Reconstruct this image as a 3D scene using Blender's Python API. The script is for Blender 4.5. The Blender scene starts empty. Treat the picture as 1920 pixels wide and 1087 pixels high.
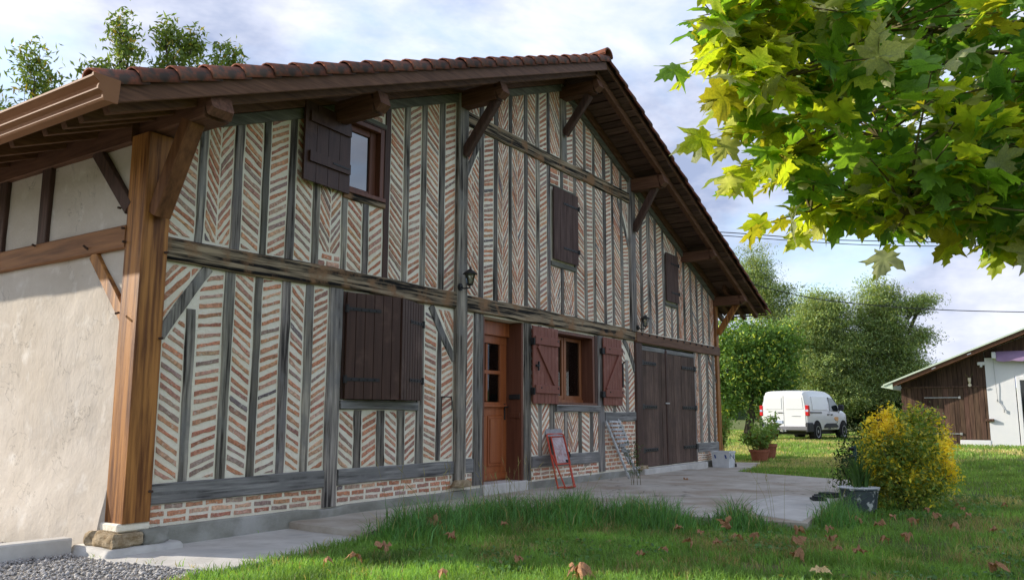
import bpy, math, random
import numpy as np
from mathutils import Vector, Matrix, noise

S = bpy.context.scene
COL = S.collection
R = math.radians

# ------------------------------------------------------------------ camera, sky, sun, exposure
cam = bpy.data.cameras.new('camera'); cam.lens = 1548.0/1920*36; cam.sensor_width = 36
cam.clip_start = 0.05; cam.clip_end = 3000
camo = bpy.data.objects.new('camera', cam); COL.objects.link(camo)
CAM = Vector((0, -6.3, 1.07))
yaw, pitch, roll = 0.981536, 0.151508, 0.001377
fw = Vector((math.sin(yaw)*math.cos(pitch), math.cos(yaw)*math.cos(pitch), math.sin(pitch)))
rt = Vector((math.cos(yaw), -math.sin(yaw), 0)); up = rt.cross(fw)
r2 = rt*math.cos(roll)+up*math.sin(roll); u2 = up*math.cos(roll)-rt*math.sin(roll)
m = Matrix((r2, u2, -fw)).transposed().to_4x4(); m.translation = CAM
camo.matrix_world = m
S.camera = camo

SUN_EL = R(23.3); SX, SY = -0.37, 0.929          # horizontal direction towards the sun
w = bpy.data.worlds.new('World'); S.world = w; w.use_nodes = True
nt = w.node_tree; nt.nodes.clear()
def N(t, ty, **k):
    n = t.nodes.new(ty)
    for a, b in k.items(): setattr(n, a, b)
    return n
out = N(nt, 'ShaderNodeOutputWorld'); bg = N(nt, 'ShaderNodeBackground'); bg.inputs[1].default_value = 0.12
sky = N(nt, 'ShaderNodeTexSky', sky_type='NISHITA'); sky.sun_disc = False
sky.sun_elevation = SUN_EL; sky.sun_rotation = math.atan2(SX, SY) % (2*math.pi)
sky.air_density = 1.0; sky.dust_density = 1.0; sky.ozone_density = 1.2
tc = N(nt, 'ShaderNodeTexCoord'); mp = N(nt, 'ShaderNodeMapping'); mp.inputs['Scale'].default_value = (1, 1, 2.2)
mp.inputs['Location'].default_value = (0.35, 0.1, 0.2)
n1 = N(nt, 'ShaderNodeTexNoise'); n1.inputs['Scale'].default_value = 2.3; n1.inputs['Detail'].default_value = 9; n1.inputs['Roughness'].default_value = 0.55
n1.inputs['Distortion'].default_value = 0.4
cr = N(nt, 'ShaderNodeValToRGB'); cr.color_ramp.elements[0].position = 0.36; cr.color_ramp.elements[1].position = 0.52
cr.color_ramp.elements[0].color = (0.15, 0.15, 0.15, 1)
n2 = N(nt, 'ShaderNodeTexNoise'); n2.inputs['Scale'].default_value = 3.1; n2.inputs['Detail'].default_value = 6; n2.inputs['Roughness'].default_value = 0.6
cc = N(nt, 'ShaderNodeValToRGB')
cc.color_ramp.elements[0].position = 0.40; cc.color_ramp.elements[0].color = (1.35, 1.62, 2.35, 1)
cc.color_ramp.elements[1].position = 0.64; cc.color_ramp.elements[1].color = (3.45, 3.52, 3.95, 1)
mx = N(nt, 'ShaderNodeMixRGB')
L = nt.links.new
L(tc.outputs['Generated'], mp.inputs[0]); L(mp.outputs[0], n1.inputs[0]); L(mp.outputs[0], n2.inputs[0])
L(n1.outputs[0], cr.inputs[0]); L(n2.outputs[0], cc.inputs[0])
L(cr.outputs[0], mx.inputs[0]); L(sky.outputs[0], mx.inputs[1]); L(cc.outputs[0], mx.inputs[2])
L(mx.outputs[0], bg.inputs[0]); L(bg.outputs[0], out.inputs[0])

sl = bpy.data.lights.new('sun', 'SUN'); sl.energy = 2.35; sl.angle = R(0.6); sl.color = (1.0, 0.92, 0.80)
so = bpy.data.objects.new('sun', sl); COL.objects.link(so); so.location = (-10, 20, 20)
hd = Vector((SX, SY, 0)).normalized()
sd = Vector((hd.x*math.cos(SUN_EL), hd.y*math.cos(SUN_EL), math.sin(SUN_EL)))
so.rotation_euler = sd.to_track_quat('Z', 'Y').to_euler()
S.view_settings.view_transform = 'Standard'; S.view_settings.look = 'None'
S.view_settings.gamma = 1; S.view_settings.use_curve_mapping = False
S.view_settings.exposure = 1.42
S.cycles.max_bounces = 8; S.cycles.transparent_max_bounces = 16

rnd = random.Random(7)
nprs = np.random.RandomState(11)

# ------------------------------------------------------------------ materials
def mat(name, base, rough=0.85, spec=0.3, c2=None, sc=(6, 6, 6), detail=6, bump=0.0, bsc=None, bdist=0.01,
        tint=False, lo=0.35, hi=0.65, metal=0.0, trans=0.0, c3=None, c3sc=1.5, c3lo=0.55, c3hi=0.7, rvar=0.0, wave=None, crack=0.0, csc=1.1):
    """procedural: two noise-mixed colours (c2), a third in large patches (c3), bump; tint multiplies the 'tint' attribute"""
    M = bpy.data.materials.new(name); M.use_nodes = True
    t = M.node_tree; P = t.nodes['Principled BSDF']; o = t.nodes['Material Output']
    P.inputs['Roughness'].default_value = rough; P.inputs['Specular IOR Level'].default_value = spec
    P.inputs['Metallic'].default_value = metal
    k = t.links.new
    tcn = N(t, 'ShaderNodeTexCoord'); mpn = N(t, 'ShaderNodeMapping'); mpn.inputs['Scale'].default_value = sc
    k(tcn.outputs['Object'], mpn.inputs[0])
    no = N(t, 'ShaderNodeTexNoise'); no.inputs['Scale'].default_value = 1; no.inputs['Detail'].default_value = detail
    no.inputs['Roughness'].default_value = 0.62
    k(mpn.outputs[0], no.inputs[0])
    rp = N(t, 'ShaderNodeValToRGB'); rp.color_ramp.elements[0].position = lo; rp.color_ramp.elements[1].position = hi
    rp.color_ramp.elements[0].color = (*base, 1); rp.color_ramp.elements[1].color = (*(c2 or tuple(min(1, b*1.25) for b in base)), 1)
    k(no.outputs[0], rp.inputs[0]); colr = rp.outputs[0]
    if c3:
        nl = N(t, 'ShaderNodeTexNoise'); nl.inputs['Scale'].default_value = c3sc; nl.inputs['Detail'].default_value = 7; nl.inputs['Roughness'].default_value = 0.6
        k(tcn.outputs['Object'], nl.inputs[0])
        r3 = N(t, 'ShaderNodeValToRGB'); r3.color_ramp.elements[0].position = c3lo; r3.color_ramp.elements[1].position = c3hi
        k(nl.outputs[0], r3.inputs[0])
        mm = N(t, 'ShaderNodeMixRGB'); k(r3.outputs[0], mm.inputs[0]); k(colr, mm.inputs[1]); mm.inputs[2].default_value = (*c3, 1)
        colr = mm.outputs[0]
    if tint:
        at = N(t, 'ShaderNodeAttribute', attribute_name='tint')
        mu = N(t, 'ShaderNodeMixRGB', blend_type='MULTIPLY'); mu.inputs[0].default_value = 1
        k(colr, mu.inputs[1]); k(at.outputs['Color'], mu.inputs[2]); colr = mu.outputs[0]
    if crack:      # wandering hairlines and trowel arcs
        nc = N(t, 'ShaderNodeTexNoise'); nc.inputs['Scale'].default_value = csc; nc.inputs['Detail'].default_value = 5; nc.inputs['Roughness'].default_value = 0.6; nc.inputs['Distortion'].default_value = 0.8
        k(tcn.outputs['Object'], nc.inputs[0])
        s1 = N(t, 'ShaderNodeMath', operation='SUBTRACT'); s1.inputs[1].default_value = 0.5; k(nc.outputs[0], s1.inputs[0])
        s2 = N(t, 'ShaderNodeMath', operation='ABSOLUTE'); k(s1.outputs[0], s2.inputs[0])
        rc = N(t, 'ShaderNodeValToRGB'); rc.color_ramp.elements[0].position = 0.001; rc.color_ramp.elements[1].position = 0.006
        rc.color_ramp.elements[0].color = (1-crack, 1-crack, 1-crack, 1); k(s2.outputs[0], rc.inputs[0])
        ncm = N(t, 'ShaderNodeTexNoise'); ncm.inputs['Scale'].default_value = 1.7; k(tcn.outputs['Object'], ncm.inputs[0])
        rcm = N(t, 'ShaderNodeValToRGB'); rcm.color_ramp.elements[0].position = 0.5; rcm.color_ramp.elements[1].position = 0.56; k(ncm.outputs[0], rcm.inputs[0])
        mc = N(t, 'ShaderNodeMixRGB', blend_type='MULTIPLY'); k(rcm.outputs[0], mc.inputs[0]); k(colr, mc.inputs[1]); k(rc.outputs[0], mc.inputs[2]); colr = mc.outputs[0]
    k(colr, P.inputs['Base Color'])
    if bump:
        mb = N(t, 'ShaderNodeMapping'); mb.inputs['Scale'].default_value = bsc or tuple(s*4 for s in sc)
        k(tcn.outputs['Object'], mb.inputs[0])
        nb = N(t, 'ShaderNodeTexNoise'); nb.inputs['Scale'].default_value = 1; nb.inputs['Detail'].default_value = 8; nb.inputs['Roughness'].default_value = 0.7
        k(mb.outputs[0], nb.inputs[0])
        bp = N(t, 'ShaderNodeBump'); bp.inputs['Strength'].default_value = bump; bp.inputs['Distance'].default_value = bdist
        k(nb.outputs[0], bp.inputs['Height']); k(bp.outputs[0], P.inputs['Normal'])
    if trans:
        tr = N(t, 'ShaderNodeBsdfTranslucent'); ms = N(t, 'ShaderNodeMixShader'); ms.inputs[0].default_value = trans
        gm = N(t, 'ShaderNodeMixRGB', blend_type='MULTIPLY'); gm.inputs[0].default_value = 1; gm.inputs[2].default_value = (1.6, 1.5, 0.6, 1)
        k(colr, gm.inputs[1]); k(gm.outputs[0], tr.inputs[0])
        k(P.outputs[0], ms.inputs[1]); k(tr.outputs[0], ms.inputs[2]); k(ms.outputs[0], o.inputs[0])
    return M

M = {}
M['mortar'] = mat('lime_mortar', (0.90, 0.82, 0.66), c2=(0.95, 0.89, 0.75), sc=(7, 7, 7), rough=0.95, spec=0.1, bump=1.0, bsc=(26, 26, 26), bdist=0.014,
                  c3=(0.82, 0.76, 0.57), c3sc=0.9, c3lo=0.45, c3hi=0.8)
def brickmat():
    g = bpy.data.materials.new('fired_brick'); g.use_nodes = True; t = g.node_tree; P = t.nodes['Principled BSDF']; k = t.links.new
    P.inputs['Roughness'].default_value = 0.95; P.inputs['Specular IOR Level'].default_value = 0.08
    tcn = N(t, 'ShaderNodeTexCoord'); at = N(t, 'ShaderNodeAttribute', attribute_name='tint')
    def ns(sc, d=6, rg=.65):
        n = N(t, 'ShaderNodeTexNoise'); n.inputs['Scale'].default_value = sc; n.inputs['Detail'].default_value = d; n.inputs['Roughness'].default_value = rg
        k(tcn.outputs['Object'], n.inputs[0]); return n.outputs[0]
    def rp(src, a, c, b_, d):
        r = N(t, 'ShaderNodeValToRGB'); r.color_ramp.elements[0].position = a; r.color_ramp.elements[1].position = b_
        r.color_ramp.elements[0].color = (*c, 1); r.color_ramp.elements[1].color = (*d, 1); k(src, r.inputs[0]); return r.outputs[0]
    mu = N(t, 'ShaderNodeMixRGB', blend_type='MULTIPLY'); mu.inputs[0].default_value = 1
    k(at.outputs['Color'], mu.inputs[1]); k(rp(ns(38), .33, (.62, .60, .60), .66, (1.25, 1.22, 1.2)), mu.inputs[2])
    sm = N(t, 'ShaderNodeMixRGB'); k(rp(ns(26, 8, .75), .55, (0, 0, 0), .66, (.8, .8, .8)), sm.inputs[0]); k(mu.outputs[0], sm.inputs[1]); sm.inputs[2].default_value = (0.70, 0.64, 0.54, 1)
    k(sm.outputs[0], P.inputs['Base Color'])
    bp = N(t, 'ShaderNodeBump'); bp.inputs['Strength'].default_value = .8; bp.inputs['Distance'].default_value = .006
    k(ns(90, 6), bp.inputs['Height']); k(bp.outputs[0], P.inputs['Normal']); return g
M['brick'] = brickmat()
def woodm(name, a, b, axis='z', g=60, rough=0.8, bump=0.5, spec=0.2, tint=False, c3=None, lo=0.3, hi=0.7, c3sc=2.5, c3lo=0.5, c3hi=0.68, fine=2.2):
    s = {'x': (fine, g, g), 'y': (g, fine, g), 'z': (g, g, fine)}[axis]
    return mat(name, a, c2=b, sc=s, rough=rough, spec=spec, bump=bump, bsc=tuple(v*1.6 for v in s), bdist=0.008, tint=tint, c3=c3, lo=lo, hi=hi, c3sc=c3sc, c3lo=c3lo, c3hi=c3hi)
M['oak_v'] = woodm('weathered_oak', (0.030, 0.027, 0.024), (0.36, 0.33, 0.28), 'z', 26, lo=.36, hi=.64, c3=(0.185, 0.18, 0.17), c3lo=0.48, c3hi=0.66, c3sc=2.6, tint=True, fine=1.3)
M['oak_h'] = woodm('weathered_oak_beam', (0.06, 0.057, 0.055), (0.34, 0.33, 0.31), 'x', 26, lo=.34, hi=.64, c3=(0.215, 0.21, 0.20), c3lo=0.45, c3hi=0.62, c3sc=2.6, tint=True, fine=1.3)
M['beam'] = woodm('old_black_beam', (0.008, 0.007, 0.006), (0.40, 0.31, 0.20), 'x', 26, bump=1.0, c3=(0.27, 0.155, 0.08), c3lo=0.50, c3hi=0.62, c3sc=3.2, lo=0.44, hi=0.62, fine=1.1)
M['new_v'] = woodm('stained_softwood_post', (0.13, 0.045, 0.011), (0.44, 0.19, 0.048), 'z', 20, rough=0.55, bump=0.6, spec=0.3, fine=1.0, lo=.38, hi=.60)
M['mid_v'] = woodm('brown_stained_brace', (0.085, 0.034, 0.014), (0.25, 0.11, 0.045), 'z', 17, rough=0.6, bump=0.35, spec=0.25, fine=1.2)
M['new_y'] = woodm('stained_softwood_rail', (0.13, 0.050, 0.017), (0.34, 0.150, 0.055), 'y', 17, rough=0.6, bump=0.3, spec=0.3, fine=1.2)
M['brown_x'] = woodm('brown_stained_timber', (0.080, 0.037, 0.020), (0.20, 0.100, 0.057), 'x', 30, rough=0.6, bump=0.3)
M['brown_y'] = woodm('brown_stained_rafter', (0.075, 0.035, 0.020), (0.19, 0.092, 0.053), 'y', 30, rough=0.65, bump=0.3)
M['brown_v'] = woodm('brown_stained_jamb', (0.045, 0.027, 0.022), (0.11, 0.062, 0.048), 'z', 30, rough=0.6, bump=0.3)
M['soffit'] = woodm('dark_soffit_board', (0.06, 0.036, 0.028), (0.17, 0.105, 0.08), 'y', 30, rough=0.8, bump=0.4, tint=True)
M['oldrail'] = woodm('grey_green_oak', (0.07, 0.068, 0.055), (0.22, 0.215, 0.17), 'x', 30, c3=(0.12, 0.12, 0.095), c3lo=0.45, c3hi=0.7)
M['shut_dark'] = woodm('dark_shutter_paint', (0.045, 0.020, 0.013), (0.085, 0.042, 0.028), 'z', 26, rough=0.5, bump=0.2, spec=0.3, c3=(0.125, 0.07, 0.05), c3lo=0.56, c3hi=0.74, c3sc=3)
M['shut_old'] = woodm('faded_shutter_paint', (0.055, 0.031, 0.027), (0.135, 0.088, 0.074), 'z', 22, rough=0.75, bump=0.4)
M['shut_red'] = woodm('red_brown_shutter_paint', (0.18, 0.060, 0.040), (0.26, 0.095, 0.065), 'z', 30, rough=0.6, bump=0.2, spec=0.3, c3=(0.33, 0.16, 0.12), c3lo=0.55, c3hi=0.75, c3sc=4)
M['garage'] = woodm('weathered_brown_door_boards', (0.058, 0.035, 0.026), (0.20, 0.135, 0.105), 'z', 45, rough=0.85, bump=0.5, c3=(0.09, 0.062, 0.05), c3lo=0.45, c3hi=0.7, tint=True)
M['door'] = woodm('varnished_door_wood', (0.27, 0.070, 0.020), (0.42, 0.13, 0.040), 'z', 16, rough=0.38, bump=0.08, spec=0.5, fine=1.0)
M['frame'] = woodm('varnished_window_wood', (0.24, 0.080, 0.028), (0.36, 0.135, 0.05), 'z', 16, rough=0.42, bump=0.08, spec=0.45, fine=1.0)
M['reveal'] = woodm('dark_reveal_wood', (0.10, 0.036, 0.020), (0.19, 0.070, 0.038), 'z', 22, rough=0.5, bump=0.15, spec=0.4, fine=1.0)
M['plaster'] = mat('beige_render', (0.54, 0.475, 0.395), c2=(0.62, 0.555, 0.475), sc=(1.6, 1.6, 2.6), rough=0.9, spec=0.12, bump=0.6, bsc=(11, 11, 9), bdist=0.016, c3=(0.72, 0.67, 0.60), c3sc=4.5, c3lo=0.56, c3hi=0.75, crack=.35, csc=1.5)
M['concrete'] = mat('concrete', (0.42, 0.375, 0.31), c2=(0.55, 0.51, 0.44), sc=(3, 3, 3), rough=0.92, spec=0.15, bump=0.5, bsc=(40, 40, 40), bdist=0.006, c3=(0.33, 0.26, 0.19), c3sc=1.0, c3lo=0.46, c3hi=0.70, crack=.55, csc=.5)
M['cement'] = mat('pale_cement', (0.50, 0.475, 0.43), c2=(0.64, 0.615, 0.565), sc=(4, 4, 4), rough=0.9, spec=0.15, bump=0.4, bsc=(50, 50, 50), bdist=0.005, c3=(0.36, 0.35, 0.33), c3sc=2, c3lo=0.55, c3hi=0.75)
M['plinth'] = mat('stained_cement_plinth', (0.22, 0.215, 0.18), c2=(0.33, 0.325, 0.28), sc=(3, 3, 6), rough=0.95, bump=0.5, bsc=(30, 30, 30), bdist=0.01, c3=(0.42, 0.41, 0.38), c3sc=1.6, c3lo=0.52, c3hi=0.7)
M['stone'] = mat('yellow_rubble_stone', (0.30, 0.21, 0.11), c2=(0.55, 0.44, 0.29), sc=(18, 18, 18), rough=0.95, bump=1.0, bsc=(40, 40, 40), bdist=0.03)
M['tile'] = mat('canal_tile', (0.135, 0.052, 0.036), c2=(0.27, 0.095, 0.058), sc=(5, 5, 5), rough=0.9, spec=0.15, bump=0.5, bsc=(40, 40, 40), bdist=0.006,
                c3=(0.085, 0.065, 0.055), c3sc=7, c3lo=0.46, c3hi=0.62, tint=True)
M['gutter'] = mat('brown_gutter_enamel', (0.25, 0.115, 0.055), c2=(0.29, 0.14, 0.07), sc=(2, 2, 2), rough=0.62, spec=0.15)
M['iron'] = mat('black_iron', (0.012, 0.012, 0.013), c2=(0.03, 0.03, 0.03), sc=(30, 30, 30), rough=0.55, spec=0.4)
M['steel'] = mat('galvanised_steel', (0.42, 0.42, 0.42), sc=(20, 20, 20), rough=0.4, metal=0.7)
M['rust'] = mat('rusty_peg', (0.06, 0.035, 0.025), sc=(50, 50, 50), rough=0.8)
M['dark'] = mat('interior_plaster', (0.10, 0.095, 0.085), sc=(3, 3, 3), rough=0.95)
M['terracotta'] = mat('terracotta', (0.27, 0.085, 0.045), c2=(0.36, 0.13, 0.075), sc=(9, 9, 9), rough=0.8, bump=0.2, c3=(0.40, 0.22, 0.16), c3sc=6, c3lo=0.6, c3hi=0.8)
M['soil'] = mat('soil', (0.03, 0.02, 0.013), sc=(20, 20, 20), bump=0.5)
M['whitepaint'] = mat('white_wall_paint', (0.74, 0.75, 0.77), c2=(0.80, 0.80, 0.80), sc=(2, 2, 2), rough=0.85, bump=0.1)
M['whitewood'] = woodm('peeling_white_paint', (0.30, 0.30, 0.29), (0.68, 0.69, 0.69), 'x', 20, rough=0.8, bump=0.4, tint=True, fine=8)
M['barn'] = woodm('brown_barn_board', (0.045, 0.027, 0.020), (0.15, 0.088, 0.062), 'z', 22, rough=0.8, bump=0.5, tint=True)
M['barnroof'] = mat('pale_green_roof_edge', (0.52, 0.60, 0.48), sc=(2, 2, 2), rough=0.5)
M['awning'] = mat('lilac_awning_cloth', (0.30, 0.20, 0.34), c2=(0.36, 0.25, 0.40), sc=(3, 3, 3), rough=0.9)
M['van'] = mat('white_van_paint', (0.78, 0.79, 0.80), c2=(0.80, 0.80, 0.81), sc=(1, 1, 1), rough=0.22, spec=0.5)
M['vanblack'] = mat('grey_black_plastic', (0.035, 0.036, 0.04), sc=(30, 30, 30), rough=0.6)
M['vangrey'] = mat('bumper_grey_plastic', (0.16, 0.16, 0.17), sc=(30, 30, 30), rough=0.6)
M['seam'] = mat('panel_gap', (0.16, 0.16, 0.17), sc=(5, 5, 5), rough=0.8)
M['vanglass'] = mat('tinted_glass', (0.012, 0.016, 0.018), sc=(5, 5, 5), rough=0.05, spec=0.9)
M['redlens'] = mat('red_lamp_lens', (0.55, 0.01, 0.012), sc=(5, 5, 5), rough=0.25, spec=0.6)
M['orange'] = mat('orange_print', (0.80, 0.42, 0.16), sc=(5, 5, 5), rough=0.4)
M['plate'] = mat('number_plate', (0.62, 0.66, 0.74), c2=(0.3, 0.38, 0.6), sc=(12, 12, 12), rough=0.4)
M['rubber'] = mat('tyre_rubber', (0.018, 0.018, 0.018), sc=(30, 30, 30), rough=0.9)
M['rim'] = mat('steel_rim', (0.34, 0.35, 0.36), sc=(30, 30, 30), rough=0.4, metal=0.4)
M['redpaint'] = mat('red_tube_paint', (0.48, 0.055, 0.028), c2=(0.58, 0.085, 0.045), sc=(30, 30, 30), rough=0.45, c3=(0.30, 0.06, 0.035), c3sc=20, c3lo=0.6, c3hi=0.75)
M['seatcloth'] = mat('faded_pink_board', (0.36, 0.22, 0.21), c2=(0.56, 0.47, 0.47), sc=(14, 14, 14), rough=0.85, lo=0.4, hi=0.6, c3=(0.42, 0.40, 0.40), c3sc=10, c3lo=0.5, c3hi=0.7)
M['greyboard'] = mat('grey_backrest', (0.25, 0.24, 0.24), c2=(0.37, 0.36, 0.37), sc=(12, 12, 12), rough=0.85)
M['bucket'] = mat('white_plastic', (0.60, 0.62, 0.63), c2=(0.70, 0.71, 0.72), sc=(9, 9, 9), rough=0.5)
M['blueprint'] = mat('blue_print', (0.03, 0.06, 0.22), sc=(9, 9, 9), rough=0.5)
M['tub'] = mat('chipped_blue_grey_tub', (0.060, 0.075, 0.085), c2=(0.10, 0.12, 0.13), sc=(5, 5, 5), rough=0.6, c3=(0.62, 0.62, 0.60), c3sc=7, c3lo=0.52, c3hi=0.56)
M['greenpost'] = mat('green_painted_post', (0.045, 0.095, 0.085), sc=(9, 9, 9), rough=0.6)
M['darkmat'] = mat('dark_rubber_mat', (0.03, 0.032, 0.036), sc=(20, 20, 20), rough=0.8)
M['leaf'] = mat('leaf_green', (0.8, 0.8, 0.8), c2=(1.15, 1.15, 1.15), sc=(3, 3, 3), rough=0.55, spec=0.35, tint=True, trans=0.32)
M['bigleaf'] = mat('plane_leaf', (0.75, 0.75, 0.75), c2=(1.2, 1.15, 1.0), sc=(22, 22, 22), rough=0.45, spec=0.4, tint=True, trans=0.55, bump=0.3, bsc=(60, 60, 60), bdist=0.004)
M['dryleaf'] = mat('dry_leaf', (0.24, 0.12, 0.06), c2=(0.55, 0.33, 0.19), sc=(22, 22, 22), rough=0.8, tint=True, trans=0.12, bump=0.4, bsc=(70, 70, 70), bdist=0.004)
M['grass'] = mat('grass_blade', (0.8, 0.8, 0.8), c2=(1.2, 1.2, 1.1), sc=(1.3, 1.3, 1.3), rough=0.6, spec=0.25, tint=True, trans=0.35)
M['bark'] = mat('bark', (0.06, 0.048, 0.036), c2=(0.16, 0.135, 0.105), sc=(8, 8, 3), rough=0.95, bump=0.8)
M['twig'] = mat('twig_bark', (0.085, 0.075, 0.03), c2=(0.16, 0.13, 0.05), sc=(20, 20, 20), rough=0.8)
M['pebble'] = mat('gravel_stone', (0.8, 0.8, 0.8), c2=(1.2, 1.2, 1.2), sc=(30, 30, 30), rough=0.9, tint=True)
M['gravelbed'] = mat('gravel_bed', (0.20, 0.185, 0.16), c2=(0.44, 0.41, 0.37), sc=(45, 45, 45), rough=0.95, bump=1.0, bsc=(70, 70, 70), bdist=0.02)
M['cable'] = mat('black_cable', (0.015, 0.015, 0.017), sc=(5, 5, 5), rough=0.6)
M['curtain'] = mat('net_curtain', (0.30, 0.26, 0.24), c2=(0.42, 0.37, 0.34), sc=(30, 30, 4), rough=0.9, trans=0.3)
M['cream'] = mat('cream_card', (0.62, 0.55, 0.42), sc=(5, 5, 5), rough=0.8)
M['hill'] = mat('far_wood', (0.03, 0.05, 0.02), c2=(0.07, 0.10, 0.04), sc=(0.3, 0.3, 0.3), rough=0.95)

def glassmat():
    g = bpy.data.materials.new('window_glass'); g.use_nodes = True; t = g.node_tree; t.nodes.clear()
    o = N(t, 'ShaderNodeOutputMaterial'); ms = N(t, 'ShaderNodeMixShader'); tr = N(t, 'ShaderNodeBsdfTransparent'); gl = N(t, 'ShaderNodeBsdfGlossy')
    tr.inputs[0].default_value = (0.72, 0.76, 0.76, 1); gl.inputs['Roughness'].default_value = 0.02
    fr = N(t, 'ShaderNodeFresnel'); fr.inputs[0].default_value = 1.75
    t.links.new(fr.outputs[0], ms.inputs[0]); t.links.new(tr.outputs[0], ms.inputs[1]); t.links.new(gl.outputs[0], ms.inputs[2]); t.links.new(ms.outputs[0], o.inputs[0])
    return g
M['glass'] = glassmat()
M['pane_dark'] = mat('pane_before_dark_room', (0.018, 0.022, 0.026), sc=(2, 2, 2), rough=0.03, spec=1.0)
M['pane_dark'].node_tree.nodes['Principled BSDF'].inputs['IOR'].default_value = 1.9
def groundmat():
    g = bpy.data.materials.new('lawn_soil'); g.use_nodes = True; t = g.node_tree; P = t.nodes['Principled BSDF']; k = t.links.new
    P.inputs['Roughness'].default_value = 0.95; P.inputs['Specular IOR Level'].default_value = 0.1
    tcn = N(t, 'ShaderNodeTexCoord')
    def ns(s, d=6):
        n = N(t, 'ShaderNodeTexNoise'); n.inputs['Scale'].default_value = s; n.inputs['Detail'].default_value = d; n.inputs['Roughness'].default_value = 0.65
        k(tcn.outputs['Object'], n.inputs[0]); return n
    def ramp(src, p0, c0, p1, c1):
        r = N(t, 'ShaderNodeValToRGB'); r.color_ramp.elements[0].position = p0; r.color_ramp.elements[1].position = p1
        r.color_ramp.elements[0].color = (*c0, 1); r.color_ramp.elements[1].color = (*c1, 1); k(src, r.inputs[0]); return r
    a = ramp(ns(9, 9).outputs[0], 0.35, (0.085, 0.10, 0.032), 0.66, (0.14, 0.19, 0.05))
    b = ramp(ns(0.45, 8).outputs[0], 0.50, (0, 0, 0), 0.66, (1, 1, 1))
    mm = N(t, 'ShaderNodeMixRGB'); k(b.outputs[0], mm.inputs[0]); k(a.outputs[0], mm.inputs[1]); mm.inputs[2].default_value = (0.25, 0.215, 0.105, 1)
    k(mm.outputs[0], P.inputs['Base Color'])
    bp = N(t, 'ShaderNodeBump'); bp.inputs['Strength'].default_value = 0.8; bp.inputs['Distance'].default_value = 0.03
    k(ns(28, 9).outputs[0], bp.inputs['Height']); k(bp.outputs[0], P.inputs['Normal'])
    return g
M['lawn'] = groundmat()

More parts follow.
